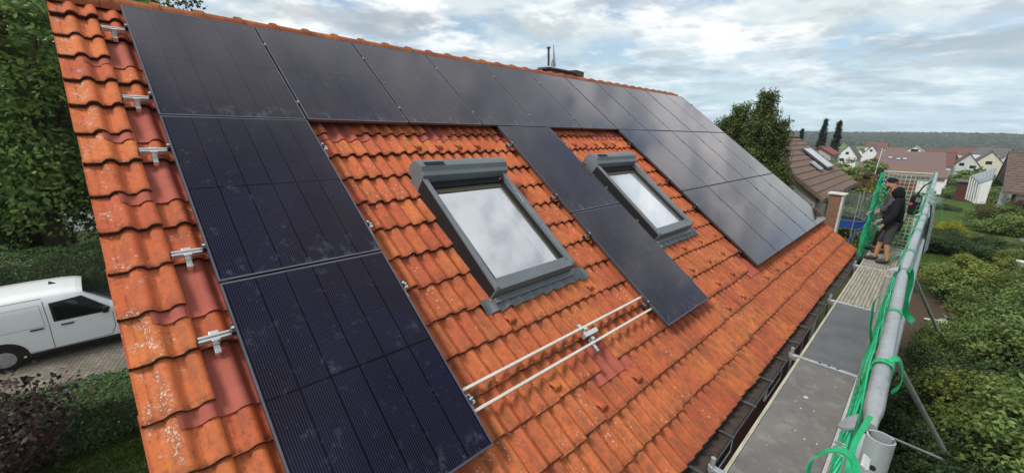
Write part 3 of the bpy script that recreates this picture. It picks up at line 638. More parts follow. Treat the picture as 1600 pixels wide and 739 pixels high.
# ---- gutter
def gutter():
    cx, cz, r = 4.965, -3.745, .076; ys = [-.46, 12.7]; mb = MB(); t = np.linspace(math.pi, 2 * math.pi, 11)
    prof = [(cx + r * math.cos(a), cz + r * math.sin(a)) for a in t]; prof = prof + [(cx + r + .012, cz + .012), (cx + r + .022, cz + .004), (cx + r + .016, cz - .010)]
    mb.strip([(x, ys[0], z) for x, z in prof], [(x, ys[1], z) for x, z in prof]); mb.strip([(x - .004, ys[1], z - .004) for x, z in prof], [(x - .004, ys[0], z - .004) for x, z in prof])
    g = mb.build('gutter', 'gutter', house)
    mb = MB(); mb.box((cx - .058, -.4, cz - .068), (cx + .058, 12.65, cz - .040)); mb.build('leaf_litter', 'gutter_in', g)
    for k in range(20):
        y = .1 + k * .655; mb = MB(); mb.box((cx - r - .02, y, cz + .004), (cx + r + .02, y + .03, cz + .010)); mb.prism([(cx + r + .02, y, cz + .012), (cx + r + .026, y, cz + .012), (cx + r + .026, y, cz - .03), (cx + r + .02, y, cz - .03)], (0, .03, 0)); mb.build('gutter_bracket', 'gutter', g)
gutter()
# ---- chimney pipes seen over the ridge
def ridge_pipes():
    c = thing('roof_vent', 'dark slate vent box with a pipe and a pale spike just behind the roof ridge', 'roof vent', (-1.6, 8.6, -.6))
    mb = MB(); mb.box((-1.62, 8.02, -.9), (-1.38, 9.0, .36)); mb.build('box', 'slate', c, bevel=.02)
    mb = MB(); mb.box((-1.68, 7.92, .363), (-1.32, 9.05, .41)); mb.build('lid', 'slate', c, bevel=.01)
    mb = MB(); mb.prism([(-1.66, 9.07, .32), (-1.34, 9.07, .32), (-1.34, 9.07, .46), (-1.66, 9.07, .46)], (0, .36, -.02)); mb.build('hood', 'slate', c, bevel=.01)
    mb = MB(); mb.tube([(-1.5, 8.13, .46), (-1.5, 8.10, .86)], .028, 10); mb.tube([(-1.5, 8.10, .86), (-1.5, 8.098, .895)], .05, 10); mb.build('pipe', 'slate', c)
    mb = MB(); mb.tube([(-1.5, 8.36, .46), (-1.5, 8.28, .98)], [.045, .006], 6); mb.build('spike', 'galv', c)
    mb = MB(); mb.tube([(-1.5, 8.25, .46), (-1.5, 8.25, .60), (-1.5, 8.28, .63)], .022, 8); mb.build('short_pipe', 'galv', c)
ridge_pipes()

# ================================================================== SOLAR PANELS
def panel_proto():
    fr = MB(); fw = .0125; d = .032
    fr.rbox(0, PW, 0, fw, -d, 0); fr.rbox(0, PW, PH - fw, PH, -d, 0); fr.rbox(0, fw, fw + .0005, PH - fw - .0005, -d, 0); fr.rbox(PW - fw, PW, fw + .0005, PH - fw - .0005, -d, 0)
    fr.rbox(fw, PW - fw, fw, PH - fw, -.010, -.007)      # back sheet
    me_f = fr.mesh('frame', 'frame_black')
    g = MB(); q = [(fw, fw), (PW - fw, fw), (PW - fw, PH - fw), (fw, PH - fw)]; g.add([roof(a, b, -.0015) for a, b in q], [(3, 2, 1, 0)])
    me_g = g.mesh('glass_pane', 'pv'); uv = me_g.uv_layers.new(name='UVMap')
    for lp, (a, b) in zip(range(4), q[::-1]): uv.data[lp].uv = (a, b)
    t = bpy.data.objects.new('photovoltaic_module', None); COL.objects.link(t); WL[t.name] = np.zeros(3); t['category'] = 'solar panel'; t['group'] = 'solar panels on the orange roof'
    for nm, me in (('frame', me_f), ('glass_pane', me_g)):
        link(nm, me, t)
    mb = MB(); return t
pp = panel_proto()
for n, (u, v, lb) in enumerate(PANELS):
    w = roof(u, v, RNG.normal(0, .0012))
    if n == 0: o = pp; o.location = tuple(w); WL[o.name] = w
    else: o = copy_tree(pp, w)
    o['label'] = lb
# ---- mounting rails, hooks and clamps
RAILS = [.39, 1.44, 2.10, 3.13, 3.80, 4.84]
def rail_run(v, u0, u1, label, hooks, clamps):
    t = thing('mounting_rail', label, 'mounting rail', roof(u0, v, -.08), 'aluminium rails under the solar panels')
    mb = MB(); n0, n1 = -.072, -.034
    mb.rbox(u0, u1, v - .019, v - .006, n0, n1); mb.rbox(u0, u1, v + .006, v + .019, n0, n1); mb.rbox(u0 + .001, u1 - .001, v - .0055, v + .0055, n0, n0 + .02); mb.build('rail', 'alu', t, bevel=.002)
    for u in (u0 - .006,):
        mb = MB(); mb.rbox(u, u + .0055, v - .021, v + .021, n0 - .002, n1 + .002); mb.build('end_cap', 'alu_dark', t)
    for u in hooks:
        mb = MB(); mb.rbox(u - .022, u + .022, v + .0195, v + .030, -.098, -.032); mb.rbox(u - .017, u + .017, v + .0305, v + .075, -.098, -.086); mb.rbox(u - .017, u + .017, v + .0755, v + .085, -.125, -.086); mb.rbox(u - .025, u + .025, v - .05, v - .0195, -.060, -.052)
        mb.build('roof_hook', 'alu', t, bevel=.003)
    for u in clamps:
        mb = MB(); mb.rbox(u - .011, u + .011, v - .03, v + .03, -.034, .006); b = mb.build('clamp', 'alu_dark', t, bevel=.002)
        mb = MB(); mb.tube([roof(u, v, .0062), roof(u, v, .014)], .009, 8); mb.build('bolt', 'alu', b)
for i, v in enumerate(RAILS):
    nm = ['top', 'second', 'third', 'fourth', 'fifth', 'lowest'][i]
    if i < 2: rail_run(v, -.185, 12.78, 'long %s aluminium rail under the top panel row' % nm, [-.10 + 1.2 * k for k in range(11)], [-.012] + [W1 * k - .01 for k in range(1, 11)] + [12.70])
    else:
        rail_run(v, -.185, 1.20, '%s aluminium rail from the ridge, its end sticking out beside the left panel column' % nm, [-.10, 1.175], [-.012, 1.146])
        rail_run(v, CU - .07, CU + 1.20, '%s aluminium rail from the ridge, under the column between the skylights' % nm, [CU + .4], [CU - .012, CU + 1.146])
        rail_run(v, 6 * W1 - .05, 12.78, '%s aluminium rail from the ridge, under the far panel block' % nm, [6 * W1 + .3 + 1.2 * k for k in range(5)], [6 * W1 - .012] + [W1 * k - .01 for k in range(7, 11)] + [12.70])
def loose_rails():
    for v, lb in ((4.752, 'upper of two bare thin rails crossing the tiles below the near skylight'), (4.918, 'lower of two bare thin rails crossing the tiles below the near skylight')):
        t = thing('bare_rail', lb, 'mounting rail', roof(1.15, v, -.06), 'two bare rails below the near skylight')
        mb = MB(); mb.rbox(1.10, 3.76, v - .011, v + .011, -.062, -.030); mb.build('bar', 'alu_pale', t, bevel=.003)
    t = thing('rail_bracket', 'silver bracket with bolts holding the two bare rails on a roof hook', 'bracket', roof(2.62, 4.84, -.1))
    mb = MB(); mb.rbox(2.55, 2.75, 4.805, 4.850, -.080, -.024); mb.build('channel', 'alu', t, bevel=.003)
    mb = MB(); mb.rbox(2.595, 2.635, 4.70, 4.98, -.085, -.064); mb.build('cross_bar', 'alu', t, bevel=.003)
    mb = MB(); mb.rbox(2.60, 2.632, 4.985, 5.0, -.13, -.064); mb.build('hook_arm', 'alu', t)
    for u, v in ((2.615, 4.775), (2.615, 4.885), (2.57, 4.86)):
        mb = MB(); mb.tube([roof(u, v, -.06), roof(u, v, -.012)], .013, 8); mb.tube([roof(u, v, -.035), roof(u, v, -.025)], .02, 6); mb.build('bolt', 'alu_dark' if u < 2.6 else 'alu', t)
loose_rails()

# ================================================================== SKYLIGHTS (parts of the house)
def skylight(u0, u1, bright, label):
    s = bpy.data.objects.new('skylight', None); COL.objects.link(s); s.parent = house; w = roof(u0, SV1, 0); s.location = tuple(w - WL['house']); WL[s.name] = w; s['label'] = label
    def nt(v): return .092 - (v - SV0) / (SV1 - SV0) * .030       # top of the cover strips
    fw = .052
    for a, b in ((u0, u0 + fw), (u1 - fw, u1)):
        mb = MB(); v0, v1 = SV0 + .02, SV1
        P = lambda u, v, n: roof(u, v, n)
        prof = [(v0, -.11), (v1 - .01, -.11), (v1, -.05), (v1 - .004, nt(v1) - .02), (v1 - .03, nt(v1)), (v0, nt(v0))]
        mb.prism([P(a, v, n) for v, n in prof], (0, b - a, 0)); 
        o = mb.build('side_strip', 'sky_grey', s, bevel=.006)
        mb = MB(); mb.prism([P(a - .004 if a == u0 else b + .001, v, n) for v, n in [(SV0 + .19, -.11), (v1 - .02, -.11), (v1 - .02, nt(v1) - .03), (SV0 + .19, nt(v0) - .02)]], (0, .003, 0)); mb.build('side_shade', 'sky_dark', s)  # thin near-black sheet on the outer side, shade painted as colour
    mb = MB(); mb.rbox(u0 + fw, u1 - fw, SV1 - .075, SV1 - .002, -.11, .056); mb.build('bottom_strip', 'sky_grey', s, bevel=.006)
    mb = MB(); mb.rbox(u0 + fw, u1 - fw, SV1 - .13, SV1 - .078, -.11, .038); mb.build('sash_bottom', 'sky_grey', s, bevel=.005)
    for a, b in ((u0 + fw, u0 + fw + .055), (u1 - fw - .055, u1 - fw)):
        mb = MB(); mb.rbox(a, b, SV0 + .27, SV1 - .131, -.11, .018); mb.build('sash_side', 'sky_dark', s, bevel=.004)
    mb = MB(); mb.rbox(u0 + fw, u1 - fw, SV0 + .18, SV0 + .269, -.11, .030); mb.build('sash_top', 'sky_dark', s, bevel=.004)
    mb = MB(); mb.rbox(u0 + fw + .056, u1 - fw - .056, SV0 + .270, SV0 + .330, -.11, .006); mb.rbox(u1 - fw - .080, u1 - fw - .056, SV0 + .331, SV1 - .131, -.11, .004); mb.build('seal', 'seal', s)
    g0, g1, h0, h1 = u0 + fw + .055, u1 - fw - .055, SV0 + .32, SV1 - .13
    mb = MB(); mb.add([roof(a, b, -.004) for a, b in ((g0, h0), (g1, h0), (g1, h1), (g0, h1))], [(3, 2, 1, 0)]); mb.build('pane', 'glass', s)
    # reveal shaft behind the glass
    dp = -.34
    mb = MB()
    for (a, b), (c, d) in (((g0, h0), (g1, h0)), ((g1, h0), (g1, h1)), ((g1, h1), (g0, h1)), ((g0, h1), (g0, h0))):
        mb.add([roof(a, b, -.012), roof(c, d, -.012), roof(c, d, dp), roof(a, b, dp)], [(0, 1, 2, 3)])
    mb.build('reveal', 'white_in', s)
    mb = MB(); zz = -.03 if bright else dp
    mb.add([roof(a, b, zz) for a, b in ((g0, h0), (g1, h0), (g1, h1), (g0, h1))], [(3, 2, 1, 0)]); mb.build('blind' if bright else 'inner_ceiling', 'blind' if bright else 'room', s)
    # roller shutter box across the top: rounded back, flat stepped front
    prof = [(SV0 - .05, -.05), (SV0 - .075, .04), (SV0 - .06, .10), (SV0 - .02, .145), (SV0 + .04, .172), (SV0 + .10, .176), (SV0 + .135, .138), (SV0 + .182, .120), (SV0 + .188, .05), (SV0 + .188, -.05)]
    mb = MB(); mb.prism([roof(u0 - .004, v, n) for v, n in prof], (0, u1 - u0 + .04, 0)); b = mb.build('shutter_box', 'sky_grey', s, bevel=.006)
    return s, b
s1, b1 = skylight(*SKY[0], False, 'nearer skylight with open shutter and clouds mirrored in its pane')
s2, b2 = skylight(*SKY[1], True, 'farther skylight with a closed white blind')
def aprons():
    for (u0, u1), s in zip(SKY, (s1, s2)):
        mb = MB(); xs = np.arange(u0 - .13, u1 + .22, .012)
        def h(x): return .9 * bump_h((x - TU) % TW)
        a = [roof(x, SV1 - .02, -.085 + h(x) * .1) for x in xs]; b = [roof(x, SV1 + .035, -.088 + h(x) * .5) for x in xs]; c = [roof(x, SV1 + .125 + .008 * math.sin(x * 30), -.107 + h(x)) for x in xs]; d = [p - .006 * NX for p in c]
        mb.strip(a, b); mb.strip(b, c); mb.strip(c, d); mb.build('lead_apron', 'lead', s)
        mb = MB(); mb.rbox(u0 + .01, u1 + .085, SV0 - .02, SV1 + .02, -.175, -.155); mb.build('flashing', 'sky_dark', s)
        mb = MB(); mb.rbox(u0 + .02, u1 - .0, SV1 + .001, SV1 + .06, -.11, -.055); mb.build('drip_sill', 'sky_grey', s, bevel=.004)
        # small control panel on the shutter box front
        ax_v = np.array(roof(0, .06, .004)) / np.linalg.norm(roof(0, .06, .004)); nn = np.cross(ax_v, UX); nn = nn if nn[2] > 0 else -nn
        o0 = roof(u0 + .05, SV0 + .045, .1745)
        mb = MB(); mb.frame(o0, (UX, ax_v, nn), (0, 0, 0), (.24, .050, .004)); mb.build('control_cell', 'sky_dark', s)
        mb = MB(); mb.ball(roof(u1 - .13, SV0 + .26, .065), .012, 8, 6); mb.build('knob', 'red_paint', s)
aprons()
# ================================================================== SCAFFOLD
ZD = -3.692; SX0, SX1 = 5.145, 5.755
scaf = thing('scaffold', 'steel scaffold with plank deck along the eave of the orange roof', 'scaffold', (5.45, 6.5, GZ))
BARS = [.05, 2.80, 5.47, 8.10, 11.0, 13.55]
def decks():
    mats = ['ply', 'ply', 'ply_dark', 'plank', 'plank']
    labs = ['nearest deck board of dark plywood', 'dark plywood deck board with plaster splashes', 'blackish plywood deck board', 'ribbed weathered timber deck board', 'far deck board under the two workers']
    for i in range(5):
        y0, y1 = BARS[i] + .035, BARS[i + 1] - .035; mb = MB()
        if i < 3: mb.box((SX0 + .032, y0, ZD - .03), (SX1 - .032, y1, ZD)); d = mb.build('deck_board', mats[i], scaf, bevel=.004, label=labs[i])
        else:
            n = 11; w = (SX1 - SX0 - .066) / n
            d = thing('deck_board', None, None, ((SX0 + SX1) / 2, (y0 + y1) / 2, ZD)); d['label'] = labs[i]; d.parent = scaf; d.location = tuple(WL[d.name] - WL['scaffold'])
            for k in range(n):
                m2 = MB(); x = SX0 + .033 + k * w; m2.box((x + .003, y0, ZD - .03), (x + w - .003, y1, ZD + RNG.uniform(-.003, .003))); m2.build('slat', 'plank', d, bevel=.003)
        for x in (SX0, SX1 - .03):
            mb = MB(); mb.box((x, y0, ZD - .06), (x + .03, y1, ZD + .006)); mb.build('edge_rail', 'plank_pale' if x < 5.3 else 'alu', d, bevel=.004)
        if i < 3:
            r = random.Random(i); mb = MB()
            for k in range(46 if i == 1 else 14):
                x, y = r.uniform(SX0 + .05, SX1 - .05), r.uniform(y0, y1); s = r.choice([.002, .003, .003, .004, .005, .008]); pts = [(x + s * r.uniform(.5, 1.4) * math.cos(a), y + s * r.uniform(.5, 2.4) * math.sin(a), ZD + .0025) for a in np.linspace(0, 6.28, 7)[:-1]]; mb.add(pts, [tuple(range(6))])
            if i == 1: mb.add([(5.40 + .022 * math.cos(a), 4.55 + .03 * math.sin(a), ZD + .004) for a in np.linspace(0, 6.28, 9)[:-1]], [tuple(range(8))])
            o = mb.build('plaster_spots', 'paint_spot', d); o['kind'] = 'stuff'
    for i, y in enumerate(BARS):
        mb = MB(); mb.box((SX0 - .06, y - .025, ZD - .055), (SX1 + .03, y + .025, ZD + .018)); t = mb.build('transom', 'galv', scaf, bevel=.006)
        mb = MB()
        for k in range(3): mb.tube([(SX0 + .22 + k * .09, y, ZD + .0185), (SX0 + .22 + k * .09, y, ZD + .022)], .015, 8)
        mb.build('locking_slot', 'alu_dark', t)
        # inner standard with open top, close to the eave
        mb = MB(); mb.tube([(SX0 - .075, y, GZ), (SX0 - .075, y, ZD + .10)], .020, 10); mb.build('standard', 'galv', scaf)
        mb = MB(); mb.tube([(SX0 - .075, y, ZD - .03), (SX0 - .075, y, ZD + .02)], .032, 10); mb.box((SX0 - .07, y - .03, ZD - .02), (SX0 - .01, y + .03, ZD + .012)); mb.build('coupler', 'galv', scaf, bevel=.004)
    for i in range(5):
        y0, y1 = BARS[i] + .03, BARS[i + 1] - .03
        mb = MB(); mb.box((SX1 + .006, y0, ZD - .02), (SX1 + .032, y1, ZD + .13)); mb.build('toe_board', 'plank', scaf, bevel=.004, label='weathered timber toe board')
        mb = MB(); mb.box((SX1 + .034, y0 + .1, ZD - .02), (SX1 + .064, y1 - .1, ZD + .128)); mb.build('toe_board', 'red_paint', scaf, bevel=.004, label='red painted toe board')
decks()
ZR = ZD + 1.95
RX = [(.0, 5.905), (.88, 5.893), (2.80, 5.868), (5.47, 5.895), (8.1, 5.91), (11.0, 5.925), (13.4, 5.93)]
def rails_posts():
    # top guard rails: flattened at their ends
    def rail(p, q, r=.0242):
        p, q = np.array(p), np.array(q); L = np.linalg.norm(q - p); d = (q - p) / L
        mb = MB(); ts = [0, .05, .09, .14, L - .14, L - .09, L - .05, L]; rr = [.015, .017, .022, r, r, .022, .017, .015]; mb.tube([p + d * t for t in ts], rr, 16); return mb.build('guard_rail', 'galv', scaf)
    rail((5.905, -.75, ZR - .03), (5.885, .80, ZR + .01))
    for i in range(1, 6):
        (y0, x0), (y1, x1) = RX[i], RX[i + 1]; rail((x0, y0 + (.02 if i > 1 else 0), ZR), (x1, y1 - .03, ZR))
    # second, lower rail a hand's width outside
    for i in range(2, 6):
        (y0, x0), (y1, x1) = RX[i], RX[i + 1]; mb = MB(); zb = ZR - .42; mb.tube([(x0 + .036, y0 - (1.0 if i == 2 else 0), zb), (x1 + .036, y1, zb)], .03, 12); mb.build('guard_rail', 'galv', scaf)
    for (y, x) in RX[2:]:
        mb = MB(); mb.tube([(x - .05, y, GZ), (x - .05, y, ZR - .05)], .024, 10); mb.build('standard', 'galv', scaf)
        # half-moon locking plate at the rail joint
        mb = MB(); c = np.array((x - .035, y, ZR + .0)); pts = [c + np.array((-.075 + .06 * math.cos(a), 0, .055 * math.sin(a))) for a in np.linspace(0, math.pi, 9)]; pts = [(x - .024 - .045 * math.sin(a), y - .02 - .05 * math.cos(a), ZR + .006 - .02 * math.sin(a)) for a in np.linspace(0, math.pi, 9)]; mb.prism(pts, (0, 0, .006)); mb.build('locking_plate', 'galv', scaf)
    # near post: open tube end that stands beside the rail
    top = CAM + ray(1377, 683) * .89; up = np.array([0, 0, 1.]); mb = MB(); seg = 20
    for r0, r1, flip in ((.0245, .0245, 1), (.0205, .0205, -1)):
        a = [(top[0] + r0 * math.cos(t), top[1] + r0 * math.sin(t), top[2]) for t in np.linspace(0, 2 * math.pi, seg + 1)]; b = [(x, y, (GZ if flip > 0 else z - .3)) for x, y, z in a]
        mb.strip(a, b) if flip < 0 else mb.strip(b, a)
    a = [(top[0] + .0245 * math.cos(t), top[1] + .0245 * math.sin(t), top[2]) for t in np.linspace(0, 2 * math.pi, seg + 1)]; b = [(top[0] + .0205 * math.cos(t), top[1] + .0205 * math.sin(t), top[2]) for t in np.linspace(0, 2 * math.pi, seg + 1)]; mb.strip(a, b)
    mb.build('standard', 'galv_worn', scaf, label='worn post with an open top end')
    mb = MB(); hp = top + np.array([-.012, -.0215, -.085]); d = (CAM - hp); d = np.array([d[0], d[1], 0]); d /= np.linalg.norm(d); c = np.array([top[0], top[1], top[2] - .062]) + d * .0235; mb.tube([c, c + d * .0018], .0062, 10); mb.build('bolt_hole', 'van_black', scaf)
    # clamp plates near the camera
    c = np.array([5.872, .86, ZR + .012]); mb = MB(); pts = [c + np.array([-.034 * math.sin(a) - .008, -.04 * math.cos(a), -.03 * math.sin(a)]) for a in np.linspace(0, math.pi, 11)]; mb.prism(pts, (0, 0, .006)); mb.build('locking_plate', 'galv', scaf)
    mb = MB()
    for k in range(3):
        yy = .80 - k * .022; mb.tube([(5.862, yy, ZR - .03), (5.838, yy + .004, ZR - .03), (5.834, yy - .006, ZR - .03), (5.862, yy - .012, ZR - .03)], .002, 6)
    mb.build('spring_clip', 'galv', scaf)
    # outrigger struts on the garden side
    for p, d0, q, d1, r in (((1398, 560), 3.3, (1474, 702), 4.0, .021), ((1424, 424), 5.4, (1466, 518), 6.2, .021), ((1390, 682), 3.9, (1470, 716), 4.1, .012)):
        mb = MB(); mb.tube([CAM + ray(*p) * d0, CAM + ray(*q) * d1], r, 8); mb.build('strut', 'galv', scaf)
    for (y, x) in ((13.4, 5.03), (11.0, 5.03)):
        pass
    mb = MB(); mb.tube([(5.06, 13.5, GZ), (5.03, 13.45, ZD + 1.93)], .022, 8); mb.build('standard', 'galv', scaf)
    mb = MB(); mb.tube([(5.02, 13.45, ZD + 1.90), (5.93, 13.45, ZD + 1.92)], .011, 8); mb.build('guard_rail', 'galv', scaf)
    mb = MB(); mb.tube([(5.0, 11.9, ZD + 1.0), (5.05, 13.45, ZD + .98)], .018, 8); mb.tube([(5.0, 13.42, ZD + 1.0), (5.5, 13.42, ZD + .95)], .018, 8); mb.build('guard_rail', 'galv', scaf)
rails_posts()

# ================================================================== NET
def net_part(P, nu, nv, r, name, m, parent):
    """a knotted net: P[i][j] nodes joined by thin cords"""
    E_ = [(P[i][j], P[i + 1][j]) for i in range(nu - 1) for j in range(nv)] + [(P[i][j], P[i][j + 1]) for i in range(nu) for j in range(nv - 1)]
    a = np.array([e[0] for e in E_]); b = np.array([e[1] for e in E_]); t = b - a; t /= np.linalg.norm(t, axis=1)[:, None] + 1e-9
    ref = np.where(np.abs(t[:, 2:3]) > .8, np.array([[1., 0, 0]]), np.array([[0, 0, 1.]])); s1_ = np.cross(t, ref); s1_ /= np.linalg.norm(s1_, axis=1)[:, None]; s2_ = np.cross(t, s1_)
    V = []; n = len(a)
    for e in (a, b):
        for k in range(3): w = 2 * math.pi * k / 3; V.append(e + r * (math.cos(w) * s1_ + math.sin(w) * s2_))
    V = np.stack(V, 1).reshape(-1, 3) - WL[parent.name]; f = []
    base = np.arange(n)[:, None] * 6; F = np.concatenate([base + np.array([[k, (k + 1) % 3, 3 + (k + 1) % 3, 3 + k]]) for k in range(3)], 1).reshape(-1, 4)
    me = bpy.data.meshes.new(name); me.vertices.add(len(V)); me.vertices.foreach_set('co', V.ravel()); me.loops.add(F.size); me.loops.foreach_set('vertex_index', F.ravel().astype(np.int32)); me.polygons.add(len(F)); me.polygons.foreach_set('loop_start', (np.arange(len(F)) * 4).astype(np.int32)); me.materials.append(M[m]); me.update(calc_edges=True)
    return link(name, me, parent, WL[parent.name])
net = thing('safety_net', 'green safety net hung between deck and top rail of the scaffold', 'safety net', (5.82, 6.5, ZD))
def nets():
    def rx(y): return np.interp(y, [p[0] for p in RX], [p[1] for p in RX])
    ny = 214; nz = 30; P = []
    for i in range(ny):
        y = .55 + i * .0604; col = []
        for j in range(nz):
            h = j / (nz - 1); z = ZD + .06 + h * (1.86 + .02 * math.sin(y * 9)); x = (1 - h) * 5.818 + h * (rx(y) - .032) + .010 * math.sin(y * 2.1 + h * 3) * math.sin(h * math.pi) - .006 * math.sin(h * math.pi) + .004 * math.sin(y * 7.3 + j * 1.9); col.append(np.array([x, y + .03 * math.sin(j * 1.1 + y), z]))
        P.append(col)
    net_part(P, ny, nz, .0040, 'side_net', 'net', net)
    # slack, doubled-over second layer along the toe board and top rail
    P = []
    for i in range(256):
        y = .55 + i * .0505; P.append([np.array([5.826 + .005 * math.sin(y * 5 + j) + .004 * j, y + .03 * math.sin(j * 1.7), ZD + .05 + .05 * j + .03 * math.sin(y * 3.1 + j)]) for j in range(6)])
    net_part(P, 256, 6, .0055, 'slack_net', 'net', net)
    # bunched net just under the rail
    P = []
    for i in range(256):
        y = .62 + i * .0505; P.append([np.array([rx(y) - .030 - .006 * j + .004 * math.sin(y * 8 + j * 2), y + .02 * math.sin(j * 2.3), ZR - .03 - .055 * j + .012 * math.sin(y * 6 + j)]) for j in range(5)])
    net_part(P, 256, 5, .0055, 'gathered_net', 'net', net)
    # end net across the scaffold and return along the roof side, slack at the bottom
    P = [[np.array([5.03 + .9 * i / 11, 13.40 + .05 * math.sin(i + j * .7), ZD + .02 + 1.86 * j / 20 - .03 * math.sin(i / 11 * math.pi)]) for j in range(21)] for i in range(12)]
    net_part(P, 12, 21, .0065, 'end_net', 'net_pale', net)
    P = [[np.array([5.0 + .03 * math.sin(i * 1.3 + j * .5) + .05 * (1 - j / 20) * math.sin(i), 12.25 + 1.2 * i / 25, ZD - .12 + 1.98 * j / 20 * (.30 + .70 * min(1, (i + 2) / 20.))]) for j in range(21)] for i in range(26)]
    net_part(P, 26, 21, .0065, 'return_net', 'net', net)
    P = [[np.array([5.05 + .26 * i / 14 + .05 * math.sin(j), 13.15 + .10 * math.sin(i * 2.1 + j * 1.3), ZD + .0 + 1.80 * j / 24 * (1 - .42 * i / 14)]) for j in range(25)] for i in range(15)]
    net_part(P, 15, 25, .0075, 'bunched_net', 'net', net)
nets()
def ribbon(name, pts, w, side, m='strap', thick=.0025, parent=None, label=None):
    pts = [np.asarray(p, float) for p in pts]; # smooth by Catmull-Rom
    Q = []
    for i in range(len(pts) - 1):
        p0, p1, p2, p3 = pts[max(i - 1, 0)], pts[i], pts[i + 1], pts[min(i + 2, len(pts) - 1)]
        for t in np.linspace(0, 1, 7)[:-1]: Q.append(.5 * ((2 * p1) + (-p0 + p2) * t + (2 * p0 - 5 * p1 + 4 * p2 - p3) * t * t + (-p0 + 3 * p1 - 3 * p2 + p3) * t ** 3))
    Q.append(pts[-1]); n = len(Q); sd_ = np.asarray(side, float); a, b = [], []
    for i in range(n):
        t = Q[min(i + 1, n - 1)] - Q[max(i - 1, 0)]; t /= np.linalg.norm(t); s = sd_ - t * (sd_ @ t); s /= np.linalg.norm(s) + 1e-9; nn = np.cross(t, s); a.append((Q[i] - s * w / 2, Q[i] + s * w / 2, nn))
    mb = MB(); A0 = [x[0] for x in a]; B0 = [x[1] for x in a]; A1 = [x[0] + x[2] * thick for x in a]; B1 = [x[1] + x[2] * thick for x in a]
    mb.strip(A0, B0); mb.strip(B1, A1); mb.strip(B0, B1); mb.strip(A1, A0); return mb.build(name, m, parent, label=label)
def pxp(px, py, d): return CAM + ray(px, py) * d
def straps():
    rt = ray(1380, 600); rt /= np.linalg.norm(rt)
    # loop nearest the camera
    ribbon('strap', [pxp(1262, 752, .86), pxp(1267, 724, .85), pxp(1284, 708, .84), pxp(1312, 704, .82), pxp(1332, 716, .80), pxp(1338, 745, .78)], .015, (.3, 1, .3), parent=net, label='green strap loop nearest the camera')
    ribbon('strap', [pxp(1360, 650, .98), pxp(1349, 668, .96), pxp(1337, 690, .94), pxp(1329, 716, .90), pxp(1322, 745, .88)], .011, (1, .2, 0), parent=net, label='green strap pulled tight down from the rail end')
    mb = MB(); mb.frame(pxp(1352, 722, .80), (UX, VX, NX), (-.020, -.008, -.004), (.020, .008, .004)); mb.build('buckle', 'alu', net, bevel=.003)
    def loop(y, rr=.030, hang=None, w=.030, sx=1):
        x = np.interp(y, [p[0] for p in RX], [p[1] for p in RX]); c = np.array([x, y, ZR]); pts = [c + np.array([rr * math.cos(t), 0, rr * math.sin(t)]) for t in np.linspace(-.3, math.pi + .3, 8)]
        if sx < 0: pts = pts[::-1]
        if hang: pts = pts + [pts[-1] + np.array(h) for h in hang]
        ribbon('strap', pts, w, (0, 1, 0), parent=net)
    loop(1.30, .031, [(-.02, 0, -.05), (.0, -.02, -.10)], .03); 
    ribbon('strap', [pxp(1388, 565, 1.33), pxp(1404, 562, 1.33), pxp(1410, 580, 1.34), pxp(1405, 602, 1.36), pxp(1392, 612, 1.38)], .024, (0, 1, .2), parent=net, label='green strap loop bulging outward from the rail')
    loop(1.92, .028, None, .032)
    ribbon('strap', [pxp(1393, 458, 1.84), pxp(1378, 461, 1.84), pxp(1366, 470, 1.84), pxp(1362, 490, 1.86), pxp(1359, 515, 1.88), pxp(1363, 543, 1.92)], .030, (.2, 1, -.1), parent=net, label='dark green strap hanging off the inner side of the rail')
    ribbon('strap', [pxp(1412, 424, 2.5), pxp(1421, 424, 2.5), pxp(1421, 444, 2.55), pxp(1414, 470, 2.6), pxp(1417, 492, 2.65), pxp(1427, 503, 2.65)], .040, (.7, .7, 0), parent=net, label='green strap hanging outside the rail at the joint')
    for y in (3.35, 4.3, 4.9, 5.35, 6.1, 6.6, 7.2, 7.9, 8.6, 9.6, 10.8, 12.2): loop(y, .034, [(-.04, .0, -.03), (-.07, .03, -.12)], .03 if y > 5 else .026)
    for y in (7.0, 7.7): loop(y, .04, [(.06, 0, -.02), (.12, .03, -.14), (.12, .03, -.3)], .03, -1)
straps()
def rail_cloth():
    mb = MB(); n = 26; ys = np.linspace(6.4, 8.5, n); rows = []
    for k, (dx, dz) in enumerate([(-.05, -.25), (-.04, -.10), (-.025, .0), (.0, .034), (.035, .0), (.06, -.12), (.075, -.28), (.085, -.46), (.09, -.60)]):
        rows.append([(5.905 + dx + .018 * math.sin(y * 11 + k * .5) * (k > 3), y + .02 * k * math.sin(y * 3), ZR + dz + (.03 * math.sin(y * 5) if k == 8 else 0)) for y in ys])
    for i in range(len(rows) - 1): mb.strip(rows[i], rows[i + 1])
    for i in range(len(rows) - 1): mb.strip([(x + .006, y, z - .003) for x, y, z in rows[i + 1]], [(x + .006, y, z - .003) for x, y, z in rows[i]])
    tag(mb.build('cloth', 'cloth_grey', origin=(5.9, 7.4, ZR)), 'grey cloth draped over the far end of the scaffold rail', 'cloth')
rail_cloth()

